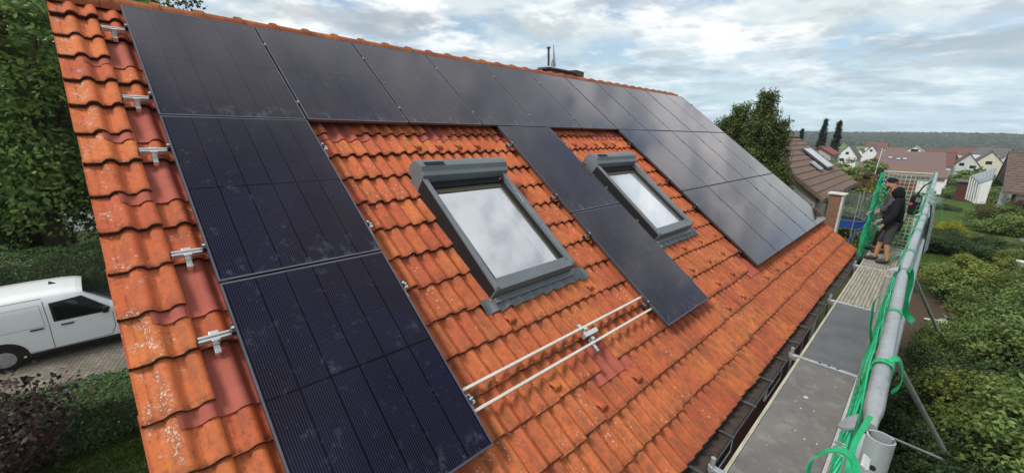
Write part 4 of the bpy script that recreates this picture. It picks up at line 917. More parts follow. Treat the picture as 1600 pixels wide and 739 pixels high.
# ================================================================== PEOPLE
def skin_obj(name, J, E_, R, m, parent, sub=2, root=0, smooth=True):
    me = bpy.data.meshes.new(name); ks = list(J); off = WL[parent.name]; me.from_pydata([tuple(np.asarray(J[k]) - off) for k in ks], [(ks.index(a), ks.index(b)) for a, b in E_], [])
    o = link(name, me, parent, off); me.materials.append(M[m]); md = o.modifiers.new('skin', 'SKIN'); md.use_smooth_shade = True
    for i, k in enumerate(ks):
        r = R[k]; r = r if isinstance(r, tuple) else (r, r); me.skin_vertices[0].data[i].radius = r; me.skin_vertices[0].data[i].use_root = (i == root)
    s = o.modifiers.new('subsurf', 'SUBSURF'); s.levels = sub; s.render_levels = sub; return o
def person(loc, label, sc, style):
    t = thing('person', label, 'person', loc); L0 = np.array(loc)
    def p(f, r, z): return L0 + sc * np.array([-f, r, z])    # f forward = towards the roof
    lean = style['lean']; hd = style['head']
    legs = {}
    for s, ff in ((-1, style['lf'][0]), (1, style['lf'][1])):
        k = 'l' if s < 0 else 'r'; legs.update({'hip' + k: p(-.02, s * .09, .88), 'knee' + k: p(.03 + ff * .5, s * .10, .48), 'ank' + k: p(-.02 + ff, s * .105, .09), 'toe' + k: p(.10 + ff, s * .12, .05)})
    J = {'pelvis': p(0, 0, .94), 'waist': p(.02, 0, 1.10), 'chest': p(lean * .6, 0, 1.32), 'neck': p(lean, 0, 1.47), 'nape': p(lean + .03, 0, 1.54), 'head': p(lean + hd[0], 0, 1.62 + hd[1]), 'crown': p(lean + hd[0] + .005, 0, 1.70 + hd[1]), 'nose': p(lean + hd[0] + .095, 0, 1.585 + hd[1]), 'chin': p(lean + hd[0] + .065, 0, 1.525 + hd[1])}
    J.update(legs); R = {'pelvis': (.13, .12), 'waist': .125, 'chest': (.15, .12), 'neck': .06, 'nape': .055, 'head': (.085, .09), 'crown': .075, 'nose': .016, 'chin': .035}
    E_ = [('pelvis', 'waist'), ('waist', 'chest'), ('chest', 'neck'), ('neck', 'nape'), ('nape', 'head'), ('head', 'crown'), ('head', 'nose'), ('head', 'chin')]
    arms = {}
    for s, k in ((-1, 'l'), (1, 'r')):
        a = style['arm' + k]; arms.update({'sh' + k: p(lean * .75, s * .19, 1.41), 'el' + k: p(*a[0]), 'wr' + k: p(*a[1]), 'palm' + k: p(*a[2])}); R.update({'sh' + k: .062, 'el' + k: .042, 'wr' + k: .030, 'palm' + k: .034, 'hip' + k: .095, 'knee' + k: .062, 'ank' + k: .042, 'toe' + k: .035})
        E_ += [('chest', 'sh' + k), ('sh' + k, 'el' + k), ('el' + k, 'wr' + k), ('wr' + k, 'palm' + k), ('pelvis', 'hip' + k), ('hip' + k, 'knee' + k), ('knee' + k, 'ank' + k), ('ank' + k, 'toe' + k)]
    J.update(arms); R = {k: (tuple(x * sc for x in v) if isinstance(v, tuple) else v * sc) for k, v in R.items()}
    skin_obj('body', J, E_, R, 'skin', t)
    # clothes follow the same joints, a little thicker
    def cl(name, ks, edges, m, grow, over={}):
        r = {}
        for k in ks:
            v = over.get(k, R[k]); v = v if isinstance(v, tuple) else (v, v); r[k] = tuple(x + grow for x in v)
        skin_obj(name, {k: JJ[k] for k in ks}, edges, r, m, t)
    JJ = dict(J); JJ['hem'] = p(0, 0, .99)
    top = ['waist', 'hem', 'chest', 'neck', 'shl', 'ell', 'wrl', 'shr', 'elr', 'wrr']; R['hem'] = (.115 * sc, .115 * sc)
    cl(style['topname'], top, [('waist', 'hem'), ('waist', 'chest'), ('chest', 'neck'), ('chest', 'shl'), ('shl', 'ell'), ('ell', 'wrl'), ('chest', 'shr'), ('shr', 'elr'), ('elr', 'wrr')], style['topm'], .04, {'neck': .065})
    for s, k in ((-1, 'l'), (1, 'r')): JJ['cuff' + k] = JJ['knee' + k] + np.array([0, 0, -.02 if style['short'] else -.36]) * sc + (np.array([.05 + -(style['lf'][0 if s < 0 else 1] * .5), 0, 0]) if not style['short'] else 0); R['cuff' + k] = .07 * sc
    cl('shorts' if style['short'] else 'trousers', ['pelvis', 'hipl', 'kneel', 'cuffl', 'hipr', 'kneer', 'cuffr'], [('pelvis', 'hipl'), ('hipl', 'kneel'), ('kneel', 'cuffl'), ('pelvis', 'hipr'), ('hipr', 'kneer'), ('kneer', 'cuffr')], 'shorts' if style['short'] else 'black_cloth', .016)
    for s, k in ((-1, 'l'), (1, 'r')):
        a = JJ['ank' + k]; h = a + np.array([.05, 0, -.045]) * sc; mid = a + np.array([-.07, 0, -.03]) * sc; to = a + np.array([-.20, s * .012, -.05]) * sc
        skin_obj('shoe', {'cuff': a + np.array([0, 0, .05]) * sc, 'ank': a, 'heel': h, 'mid': mid, 'toe': to}, [('cuff', 'ank'), ('ank', 'heel'), ('ank', 'mid'), ('mid', 'toe')], {'cuff': .055 * sc, 'ank': .055 * sc, 'heel': .042 * sc, 'mid': (.05 * sc, .05 * sc), 'toe': (.045 * sc, .036 * sc)}, 'shoe', t)
        # gloved hand: palm, four unequal fingers and a thumb
        w, pl = JJ['wr' + k], JJ['palm' + k]; d = (pl - w) / np.linalg.norm(pl - w); sd_ = np.array([0, 0, 1.]) - d * d[2]; sd_ = np.cross(d, np.array([0, 1., 0])) if np.linalg.norm(sd_) < .3 else sd_ / np.linalg.norm(sd_); curl = np.cross(d, sd_) * -s
        H = {'wrist': w, 'palm': pl}; HE = [('wrist', 'palm')]; HR = {'wrist': .034 * sc, 'palm': (.042 * sc, .024 * sc)}
        for q, (o_, ln) in enumerate(zip((-.030, -.010, .010, .030), (.066, .078, .072, .055))):
            b = pl + sd_ * o_ * sc + d * .035 * sc; H['k%d' % q] = b; H['m%d' % q] = b + (d * .8 + curl * .35) * ln * .55 * sc; H['t%d' % q] = H['m%d' % q] + (d * .5 + curl * .7) * ln * .5 * sc; HE += [('palm', 'k%d' % q), ('k%d' % q, 'm%d' % q), ('m%d' % q, 't%d' % q)]; HR.update({'k%d' % q: .0115 * sc, 'm%d' % q: .0105 * sc, 't%d' % q: .009 * sc})
        H['th1'] = pl + sd_ * .042 * sc - d * .01 * sc; H['th2'] = H['th1'] + (sd_ * .6 + d * .7) * .045 * sc; HE += [('palm', 'th1'), ('th1', 'th2')]; HR.update({'th1': .013 * sc, 'th2': .010 * sc})
        skin_obj('glove', H, HE, HR, 'glove', t, 1)
    hc = p(lean + hd[0], 0, 1.64 + hd[1])
    if style['hood']:
        skin_obj('hood', {'a': p(lean - .05, 0, 1.47), 'b': p(lean + hd[0] - .05, 0, 1.57 + hd[1]), 'c': p(lean + hd[0] - .02, 0, 1.66 + hd[1]), 'd': p(lean + hd[0] + .045, 0, 1.705 + hd[1])}, [('a', 'b'), ('b', 'c'), ('c', 'd')], {'a': (.11 * sc, .10 * sc), 'b': (.115 * sc, .115 * sc), 'c': (.14 * sc, .14 * sc), 'd': (.115 * sc, .10 * sc)}, 'black_cloth', t)
    else:
        mb = MB(); c = hc + np.array([0, 0, .045]) * sc
        vs = []; 
        for i in range(5):
            ph = math.pi / 2 * i / 4
            for k in range(14): th = 2 * math.pi * k / 14; vs.append(c + sc * np.array([.112 * math.sin(ph) * math.cos(th), .098 * math.sin(ph) * math.sin(th), .085 * math.cos(ph)]))
        mb.add(vs, [(i * 14 + k, (i + 1) * 14 + k, (i + 1) * 14 + (k + 1) % 14, i * 14 + (k + 1) % 14) for i in range(4) for k in range(14)], 0, True)
        br = [c + sc * np.array([-.09 - .10 * math.sin(a), .085 * math.cos(a), -.004 - .03 * math.sin(a)]) for a in np.linspace(0, math.pi, 9)]; mb.prism(br, (0, 0, .008)); mb.build('cap', 'black_cloth', t)
        skin_obj('beard', {'a': p(lean + hd[0] + .01, -.06, 1.575 + hd[1]), 'b': p(lean + hd[0] + .07, 0, 1.525 + hd[1]), 'c': p(lean + hd[0] + .01, .06, 1.575 + hd[1])}, [('a', 'b'), ('b', 'c')], {'a': .018 * sc, 'b': .03 * sc, 'c': .018 * sc}, 'beard', t, 1, 1)
    for s in (-1, 1):
        mb = MB(); mb.ball(p(lean + hd[0] + .083, s * .034, 1.625 + hd[1]), .011 * sc, 8, 6); mb.build('eye', 'van_black', t)
    return t
person((5.47, 11.7, ZD + .004), 'worker in black hoodie with hood up, dark shorts and grey gloves', .985,
       dict(lean=.0, head=(.07, -.03), lf=(-.06, .17), arml=[(.0, -.28, 1.13), (.13, -.27, .90), (.17, -.26, .82)], armr=[(.04, .25, 1.12), (.20, .20, .94), (.26, .18, .88)], topname='hoodie', topm='black_cloth', short=True, hood=True))
person((5.36, 12.75, ZD + .004), 'bearded worker in grey shirt and black peaked cap behind the hooded worker', 1.03,
       dict(lean=.03, head=(.09, -.02), lf=(.0, .14), arml=[(.02, -.26, 1.14), (.18, -.18, .98), (.25, -.14, .93)], armr=[(.05, .25, 1.14), (.22, .14, .98), (.28, .10, .93)], topname='shirt', topm='grey_shirt', short=False, hood=False))
def bag():
    t = thing('tool_bag', 'black tool bag with a pink patch hanging on the net behind the hooded worker', 'bag', (5.75, 10.6, -2.2)); c = np.array((5.76, 10.75, -2.22))
    mb = MB(); mb.box(c + (-.10, -.16, -.20), c + (.06, .16, .18)); mb.build('bag_body', 'black_cloth', t, bevel=.05)
    mb = MB(); mb.box(c + (-.09, -.180, -.01), c + (-.045, -.162, .04)); mb.build('patch', 'pink', t, bevel=.01)
    mb = MB(); mb.box(c + (-.02, -.18, .06), c + (.05, -.162, .15)); mb.build('pocket', 'net_grey', t, bevel=.01)
    mb = MB(); mb.tube([c + (-.03, -.08, .17), c + (.04, -.04, .36), c + (.12, 0, .44), c + (.04, .06, .36), c + (-.03, .08, .17)], .012, 6); mb.build('carry_strap', 'black_cloth', t)
bag()
# ================================================================== VAN
def van():
    X0, Y0 = -9.3, -2.62        # near side, rear axle
    t = thing('delivery_van', 'white delivery van parked on the paved drive beside the hedge', 'van', (X0 - .9, Y0 + 1.4, GZ))
    xc = X0 - .88
    # stations along the length: y, bottom z, half width low, belt z, half width belt, top z, half width top
    ST_ = [(-.78, .42, .80, 1.0, .82, 1.60, .70), (-.70, .30, .85, 1.0, .87, 1.76, .76), (-.2, .26, .87, 1.0, .885, 1.80, .77), (.6, .25, .88, 1.0, .89, 1.82, .77), (1.2, .25, .88, 1.0, .89, 1.81, .765), (1.45, .25, .88, 1.0, .89, 1.785, .745), (1.62, .25, .88, 1.0, .89, 1.73, .725), (1.80, .25, .88, 1.0, .89, 1.60, .72),
           (2.02, .25, .88, 1.0, .89, 1.40, .74), (2.36, .25, .88, 1.0, .88, 1.13, .78), (2.85, .25, .87, .93, .87, 1.03, .74), (3.30, .28, .83, .84, .82, .90, .66), (3.52, .36, .70, .70, .70, .76, .56)]
    def sec(q):
        y, zb, wl, zm, wm, zt, wt = q; y += Y0
        h = [(wl, zb), (wl + .012, (zb + zm) * .5), (wm, zm), ((wm + wt) / 2 + .035, zm + (zt - zm) * .55), (wt + .02, zt - .05 * (zt - zm) / .8 - .01), (wt - .06, zt + .01), (wt * .5, zt + .035), (0, zt + .042)]
        h = h + [(-w, z) for w, z in h[-2::-1]]; return [(xc + w, y, GZ + z * (1 - .035 * min(1, max(0, z - .9) / .7))) for w, z in h]
    mb = MB(); se = [sec(q) for q in ST_]
    for i in range(len(se) - 1): mb.strip(se[i + 1], se[i])
    mb.add(se[0], [tuple(range(len(se[0])))]); mb.add(se[-1], [tuple(range(len(se[-1])))[::-1]]); body = mb.build('body', 'van', t)
    def side_x(z, y):      # surface x of the near side
        q = [np.interp(y - Y0, [s[0] for s in ST_], [s[k] for s in ST_]) for k in range(7)]; zb, wl, zm, wm, zt, wt = q[1:]
        pr = [(zb, wl), ((zb + zm) / 2, wl + .012), (zm, wm), (zm + (zt - zm) * .55, (wm + wt) / 2 + .035), (zt - .05 * (zt - zm) / .8 - .01, wt + .02), (zt, wt - .04)]
        return xc + np.interp(z, [p[0] for p in pr], [p[1] for p in pr])
    def on_side(name, poly, m, off=.006, parent=t, n=8):
        pts = []
        for i in range(len(poly)):
            a, b = np.array(poly[i]), np.array(poly[(i + 1) % len(poly)])
            for k in range(n): pts.append(a + (b - a) * k / n)
        c = np.mean(pts, 0); mb = MB(); ring = [(side_x(z, Y0 + y) + off, Y0 + y, GZ + z) for y, z in pts]; cen = (side_x(c[1], Y0 + c[0]) + off, Y0 + c[0], GZ + c[1]); k = len(ring)
        mid = [(side_x((z + c[1]) / 2, Y0 + (y + c[0]) / 2) + off, Y0 + (y + c[0]) / 2, GZ + (z + c[1]) / 2) for y, z in pts]
        mb.add(ring + mid + [cen], [(i, (i + 1) % k, k + (i + 1) % k, k + i) for i in range(k)] + [(k + i, k + (i + 1) % k, 2 * k) for i in range(k)], 0, True)
        return mb.build(name, m, parent)
    def seam(poly, parent=t, w=.012):
        mb = MB()
        for (y0, z0), (y1, z1) in zip(poly[:-1], poly[1:]):
            for k in range(6):
                a, b = k / 6, (k + 1) / 6; ya, za, yb, zb = y0 + (y1 - y0) * a, z0 + (z1 - z0) * a, y0 + (y1 - y0) * b, z0 + (z1 - z0) * b
                d = np.array([yb - ya, zb - za]); d /= np.linalg.norm(d); nx = np.array([-d[1], d[0]]) * w / 2
                pts = [(side_x(z, Y0 + y) + .004, Y0 + y, GZ + z) for y, z in ((ya - nx[0], za - nx[1]), (ya + nx[0], za + nx[1]), (yb + nx[0], zb + nx[1]), (yb - nx[0], zb - nx[1]))]; mb.add(pts, [(0, 1, 2, 3)])
        return mb.build('door_gap', 'seam', parent)
    wn = on_side('side_window', [(1.00, 1.08), (.98, 1.50), (1.50, 1.55), (1.96, 1.13), (1.93, 1.08)], 'glass_dark')
    on_side('window_seal', [(.95, 1.04), (.93, 1.54), (1.53, 1.59), (2.02, 1.14), (1.98, 1.04)], 'van_black', .003)
    seam([(.86, .34), (.86, 1.02), (.83, 1.62)]); seam([(-.35, 1.02), (-.30, 1.66), (.83, 1.69)]); seam([(.86, .34), (1.95, .36), (2.05, .6), (2.05, 1.0)]); seam([(-.35, 1.02), (-.2, .62), (.1, .36), (.86, .34)])
    seam([(-.28, .98), (-.24, 1.50), (.76, 1.53), (.79, .98), (-.28, .98)], w=.006)
    on_side('sill_trim', [(.45, .24), (.40, .33), (2.2, .33), (2.25, .24)], 'van_black', .012)
    on_side('side_moulding', [(-.72, .62), (-.72, .70), (-.46, .70), (-.46, .62)], 'van_black', .014)
    for y in (.52, 1.06):
        mb = MB(); x = side_x(.93, Y0 + y); mb.box((x - .005, Y0 + y, GZ + .915), (x + .035, Y0 + y + .24, GZ + .950)); mb.build('door_handle', 'van_black', t, bevel=.01)
    mb = MB(); x = side_x(1.12, Y0 + 1.95); mb.box((x + .03, Y0 + 1.86, GZ + 1.06), (x + .20, Y0 + 1.98, GZ + 1.22)); mb.box((x - .01, Y0 + 1.90, GZ + 1.08), (x + .03, Y0 + 1.95, GZ + 1.12)); mb.build('mirror', 'van_black', t, bevel=.03)
    # windscreen
    mb = MB(); rows = []
    for f in np.linspace(0, 1, 6):
        yy = 1.56 + (2.38 - 1.56) * f; zt = np.interp(yy, [q[0] for q in ST_], [q[5] for q in ST_]); wt = np.interp(yy, [q[0] for q in ST_], [q[6] for q in ST_])
        rows.append([(xc + w * (wt + .035), Y0 + yy + .012, GZ + (zt + .042) * (1 - .035 * min(1, max(0, zt - .9) / .7)) + .018 - .06 * abs(w) ** 3) for w in np.linspace(-1, 1, 13)])
    for f in range(5): mb.strip(rows[f], rows[f + 1])
    mb.build('windscreen', 'glass_dark', t)
    mb = MB(); mb.prism([(xc - .06, Y0 + .95, GZ + 1.79), (xc - .06, Y0 + 1.10, GZ + 1.785), (xc - .06, Y0 + .97, GZ + 1.87)], (.04, 0, 0)); mb.build('aerial_fin', 'van_black', t)
    for y in (0, 2.70):
        for s in (1, -1):
            x = xc + s * .80; mb = MB(); mb.tube([(x - s * .10, Y0 + y, GZ + .31), (x + s * .085, Y0 + y, GZ + .31)], .31, 24); w = mb.build('wheel', 'tyre', t, bevel=.02)
            mb = MB(); mb.tube([(x + s * .086, Y0 + y, GZ + .31), (x + s * .094, Y0 + y, GZ + .31)], [.20, .17], 16); mb.build('wheel_rim', 'galv', w)
            mb = MB()
            ang = np.linspace(-.15, math.pi + .15, 15); a = [(xc + s * (.888), Y0 + y + .36 * math.cos(q), GZ + .31 + .36 * math.sin(q)) for q in ang]; b = [(xc + s * .893, Y0 + y + .43 * math.cos(q), GZ + .31 + .43 * math.sin(q)) for q in ang]; mb.strip(a, b)
            mb.build('arch_trim', 'van_black', t)
            mb = MB(); disc = [(xc + s * .887, Y0 + y + .37 * math.cos(q), GZ + .31 + .37 * math.sin(q)) for q in np.linspace(0, 2 * math.pi, 20)[:-1]]; mb.add([d for d in disc if d[2] > GZ + .24], [tuple(range(len([d for d in disc if d[2] > GZ + .24])))]); mb.build('wheel_well', 'van_black', t)
    for s in (1, -1):
        mb = MB(); mb.ball((xc + s * .62, Y0 + 3.36, GZ + .78), (.13, .10, .09)); mb.build('headlight', 'window', t)
van()

# ================================================================== HEDGES, TREES, PURPLE SHRUB
def hedge(name, label, p0, p1, w, h, leaf='leaf_hedge', size=.06, dens=420, z=GZ, wob=.10):
    p0, p1 = np.array(p0, float), np.array(p1, float); L = np.linalg.norm(p1 - p0); d = (p1 - p0) / L; s = np.array([-d[1], d[0]]); t = thing(name, label, 'hedge', (*((p0 + p1) / 2), z))
    area = L * (w + 2 * h); n = int(area * dens); r = RNG.random(n); u = RNG.random(n) * L; per = w + 2 * h; q = r * per
    side = np.where(q < h, 0, np.where(q < h + w, 1, 2)); a = np.where(side == 0, q, np.where(side == 1, q - h, q - h - w))
    bx = np.where(side == 0, -w / 2, np.where(side == 1, a - w / 2, w / 2)); bz = np.where(side == 1, h, np.where(side == 0, a, h - a))
    k = (bz / h); bx = bx * (1 - .12 * k ** 3)
    lump = wob * (np.sin(u * 2.3 + bz * 3) + np.sin(u * 5.1 + bx * 4 + 1)) * .5 + RNG.normal(0, .04, n)
    nx = np.where(side == 0, -1., np.where(side == 2, 1., 0.)); nz_ = np.where(side == 1, 1., .25)
    bx = bx + nx * lump; bz = bz + (side == 1) * lump
    rr = np.abs(bx) / (w / 2); bz = bz - (side == 1) * .12 * rr ** 4
    P = np.stack([p0[0] + d[0] * u + s[0] * bx, p0[1] + d[1] * u + s[1] * bx, bz], 1) - np.array([*WL[t.name][:2], 0]); Nn = np.stack([s[0] * nx, s[1] * nx, nz_], 1)
    me = leaf_mesh('foliage', P, Nn, size, leaf, .6, .55); link('foliage', me, t, WL[t.name])
    mb = MB(); c = (np.array([p0[0], p0[1]]) + np.array([p1[0], p1[1]])) / 2; mb.frame((c[0], c[1], z), ((*d, 0), (*s, 0), (0, 0, 1)), (-L / 2 + .1, -w / 2 + .13, 0), (L / 2 - .1, w / 2 - .13, h - .15)); mb.build('branches', 'bark', t, bevel=.1)
hedge('hedge', 'clipped green hedge between the paved drive and the house, in front of the van', (-5.15, -7), (-5.15, 3), 1.3, .95, size=.06, dens=1300)
hedge('hedge', 'long dark hedge with a flat top running behind the white van', (-13.4, -9), (-13.4, 6), 1.5, 1.95, size=.085, dens=620)
def mound(name, label, c, r, leaf, size, n, cat='shrub', grp=None):
    t = thing(name, label, cat, (c[0], c[1], GZ), grp); d = rand_dirs(n); d[:, 2] = np.abs(d[:, 2]); lump = 1 + .10 * np.sin(d[:, 0] * 9 + d[:, 1] * 7) + .06 * np.sin(d[:, 2] * 14 + d[:, 0] * 5) + RNG.normal(0, .03, n)
    P = d * np.array(r) * lump[:, None]; link('foliage', leaf_mesh('foliage', P, d + (0, 0, .3), size, leaf), t, WL[t.name]); mb = MB(); mb.ball((c[0], c[1], GZ), np.array(r) * .88, 14, 10); mb.build('branches', 'bark', t)
mound('round_hedge', 'tall rounded dark hedge left of the tree trunk behind the drive', (-18.5, -3.0), (2.0, 1.8, 3.2), 'leaf_dark', .12, 9000, 'hedge')
def broad_tree(name, label, x, y, h, crown_c, crown_r, nb, per, size, leaf, trunk_r=.3, lean=(0, 0), cat='tree', group=None, asp=.6, flatz=.45, z=None, bsz=.75):
    zz = ground_z(x, y) if z is None else z; t = thing(name, label, cat, (x, y, zz), group); cc = np.array(crown_c, float)
    d = rand_dirs(nb); rr = RNG.uniform(.25, 1, nb) ** .5; c = d * rr[:, None] * np.array(crown_r) + cc
    # each bough is a drooping flattened spray of leaves pointing outwards
    out = d.copy(); out[:, 2] *= .3; out /= np.linalg.norm(out, axis=1)[:, None] + 1e-9
    sidev = np.stack([-out[:, 1], out[:, 0], np.zeros(nb)], 1); a = RNG.normal(0, .5, (nb, per)); b = RNG.normal(0, .38, (nb, per)); bs = bsz * RNG.uniform(.7, 1.4, nb)[:, None]
    P = c[:, None] + out[:, None] * (a * bs)[..., None] + sidev[:, None] * (b * bs)[..., None]; P[..., 2] += -.35 * np.abs(a) * bs * (a > 0) + RNG.normal(0, .10 * flatz / .45, (nb, per)) * bs
    Nn = np.broadcast_to(np.array([0, 0, .75]) + out[:, None] * .8, P.shape).reshape(-1, 3); P = P.reshape(-1, 3); k = P[:, 2] > .3
    link('crown', leaf_mesh('crown', P[k], Nn[k], size, leaf, asp, .6, .3), t, WL[t.name])
    mb = MB(); top = np.array([x + lean[0], y + lean[1], zz + h]); b0 = np.array([x, y, zz - .1]); f = b0 + (top - b0) * .35
    mb.tube([b0, b0 + (top - b0) * .04, f, top], [trunk_r * 1.35, trunk_r, trunk_r * .8, trunk_r * .2], 10); branches(mb, f, [q + np.array([x, y, zz]) for q in c[:26]], trunk_r * .35, .02); mb.build('trunk', 'bark', t)
    return t
# big tree left: crown reaches far above the frame
broad_tree('broadleaf_tree', 'big dense broadleaf tree filling the upper left, its trunk behind the long hedge', -17.0, -1.7, 11, (0, .6, 7.1), (4.4, 4.6, 5.3), 680, 100, .17, 'leaf_big', .36, flatz=.5, bsz=1.0)
broad_tree('broadleaf_tree', 'darker tree standing behind the big broadleaf tree', -27, 2.5, 11, (0, 0, 7.5), (5, 5.5, 6.4), 380, 80, .30, 'leaf_dark', .3, bsz=1.2)
mound('dark_shrub', 'low dark shrub at the foot of the big tree, right of its trunk', (-16.5, 1.4), (1.6, 1.8, 2.4), 'leaf_dark', .11, 6000)
mound('dark_shrub', 'low dark shrub behind the long hedge at the tree trunk', (-15.6, -3.6), (1.0, 1.5, 2.6), 'leaf_hedge', .11, 5000)
def purple():
    t = thing('purple_shrub', 'dark purple-leaved shrub in front of the hedge, lower left corner', 'shrub', (-3.6, -2.2, GZ)); P, Nn, cs = [], [], []
    for k in range(46):
        x, y = -3.8 + RNG.normal(0, .5), -2.6 + RNG.normal(0, .62); hh = RNG.uniform(.5, 2.25) * math.exp(-((x + 3.9) ** 2 + (y + 2.5) ** 2) / 3.0); b = np.array([x, y, GZ + hh]); cs.append(b); m = 85
        P.append(b + RNG.normal(0, 1, (m, 3)) * np.array([.16, .16, .22])); Nn.append(RNG.normal(0, .6, (m, 3)) + (0.3, 0, .8))
    link('foliage', leaf_mesh('foliage', np.concatenate(P) - WL[t.name], np.concatenate(Nn), .088, 'leaf_purple', .75, .5), t, WL[t.name]); mb = MB(); branches(mb, (-3.8, -2.3, GZ), cs[::2], .03, .006); mb.build('stems', 'bark', t)
    # two thin sprays rising above the rest
    P = []
    for (x, y, h) in ((-4.3, -1.75, 1.95), (-3.4, -2.3, 2.45)):
        q = [np.array([x, y, GZ + .5]), np.array([x + .02, y + .02, GZ + h])]; mb = MB(); mb.tube(q, [.012, .004], 5); mb.build('twig', 'bark', t)
        for s in np.linspace(.62, 1, 12): P.append(q[0] + (q[1] - q[0]) * s + RNG.normal(0, .05, 3))
    link('twig_leaves', leaf_mesh('twig_leaves', np.array(P) - WL[t.name], np.tile((0, 0, 1.), (len(P), 1)), .12, 'leaf_purple', .7, .8), t, WL[t.name])
purple()
def grass_patch(name, x0, x1, y0, y1, n, size, z=GZ):
    P = np.stack([RNG.uniform(x0, x1, n), RNG.uniform(y0, y1, n), RNG.uniform(0, .05, n)], 1); Nn = RNG.normal(0, 1, (n, 3)); Nn[:, 2] *= .25
    o = link(name, leaf_mesh(name, P, Nn, size, 'grass', .18, .2, -2.), None, (0, 0, z + .02)); o['kind'] = 'stuff'
grass_patch('grass', -4.5, -1.6, -3.5, 2.5, 14000, .11)
grass_patch('grass', 6.0, 12.3, 27, 42, 16000, .13)

# ================================================================== GARDEN ON THE RIGHT
R2 = random.Random(11)
G1 = 'garden shrubs right of the scaffold'
NEAR = [('mid', 8.3, 9.6, 1.35), ('yel', 7.4, 11.0, 1.15), ('pale', 9.4, 10.6, 1.5), ('dark', 8.6, 12.4, 1.5), ('dark', 7.3, 13.2, 1.15), ('mid', 9.9, 13.6, 1.6), ('pale', 8.4, 15.2, 1.35), ('mid', 7.2, 15.6, .8), ('pale', 10.0, 16.4, 1.6), ('mid2', 9.0, 17.6, 1.5), ('yel', 10.4, 19.6, 1.6), ('mid', 8.3, 19.8, 1.1), ('pale', 11.6, 14.8, 1.7), ('dark', 11.8, 18.0, 1.8), ('mid2', 9.6, 22.0, 1.5), ('yel', 7.9, 23.4, 1.25), ('pale', 11.2, 22.6, 1.6), ('mid', 7.0, 25.2, 1.0), ('dark', 9.0, 25.6, 1.35), ('mid2', 11.4, 26.2, 1.6), ('mid', 13.0, 24.0, 1.8), ('mid2', 13.4, 29.0, 1.8), ('yel', 10.6, 28.8, 1.2), ('mid', 7.2, 28.0, .9), ('pale', 12.8, 20.4, 1.7), ('mid', 10.8, 11.8, 1.5), ('mid2', 11.4, 9.6, 1.4), ('dark', 6.9, 8.9, 1.1), ('dark', 7.4, 7.2, 1.2), ('mid', 9.2, 7.6, 1.3), ('dark', 6.6, 10.7, .8), ('mid', 13.2, 16.8, 1.8), ('yel', 12.2, 12.6, 1.5)]
KL = {'mid': 'mid-green leafy shrub right of the scaffold, %s the camera of its kind', 'mid2': 'tall mid-green shrub right of the scaffold, %s the camera of its kind', 'yel': 'yellowish-green shrub right of the scaffold, %s the camera of its kind', 'pale': 'pale green small-leaved shrub right of the scaffold, %s the camera', 'dark': 'dark green shrub right of the scaffold, %s the camera of its kind'}
_cnt = {}
for k, x, y, r in sorted(NEAR, key=lambda q: q[2]):
    _cnt[k] = _cnt.get(k, 0) + 1; shrub(k, x + R2.uniform(-.2, .2), y, r * 1.08, KL[k] % (['nearest', 'second nearest', 'third nearest', 'fourth nearest', 'fifth nearest', 'sixth nearest', 'seventh nearest', 'eighth nearest', 'ninth nearest', 'tenth nearest', 'eleventh nearest', 'twelfth nearest'][_cnt[k] - 1]), G1, h=min(R2.uniform(.85, 1.2), top_h(x, y, r, RNG.uniform(398, 420) if x < 11.5 else 388)))
shrub('dark', 6.6, 33.5, 1.7, 'dark round bush beside the scaffold in front of the yellow shrub', h=top_h(6.6, 33.5, 1.7, 348))
shrub('dark', 8.3, 33.6, 1.75, 'dark grey-green bush on the lawn left of the pale clipped bush', h=top_h(8.3, 33.6, 1.75, 350))
shrub('yellow', 7.5, 37.6, 1.3, 'bright yellow-green shrub behind the dark round bush', h=top_h(7.5, 37.6, 1.3, 333))
shrub('low', 10.2, 37.2, 1.6, 'low pale green clipped conifer bush near the garden path', h=top_h(10.2, 37.2, 1.6, 360))
shrub('mid', 11.6, 33.4, .7, 'small green plant beside the stone at the right edge'); shrub('yel', 9.4, 31.6, .6, 'small yellowish plant on the lawn edge by the white pot')
shrub('autumn', 11.4, 46.5, 2.6, 'large bush turning reddish brown in front of the white half-timbered house', h=top_h(11.4, 46.5, 2.6, 304))
shrub('mid', 9.6, 45.0, 2.3, 'large green bush left of the reddish brown bush', h=top_h(9.6, 45, 2.3, 312))
shrub('autumn', 13.6, 44.0, 2.4, 'brownish bush at the right edge under the tiled roof', h=top_h(13.6, 44, 2.4, 310))
shrub('dark', 7.3, 56, 1.6, 'low dark bush on the lawn behind the yellow shrub', h=top_h(7.3, 56, 1.6, 312)); shrub('low', 7.9, 64, 2.0, 'low bright green bush beside the grey fence', h=top_h(7.9, 64, 2.0, 306))
shrub('mid', 10.2, 72, 3.2, 'green bush between the grey fence and the metal roofed porch', h=top_h(10.2, 72, 3.2, 272)); shrub('dark', 9.0, 70, 2.0, 'dark bush in front of the red-brown shed corner', h=top_h(9, 70, 2, 290))
shrub('mid2', 14.6, 38, 2.4, 'tall green bush at the right edge of the picture', h=top_h(14.6, 38, 2.4, 345))
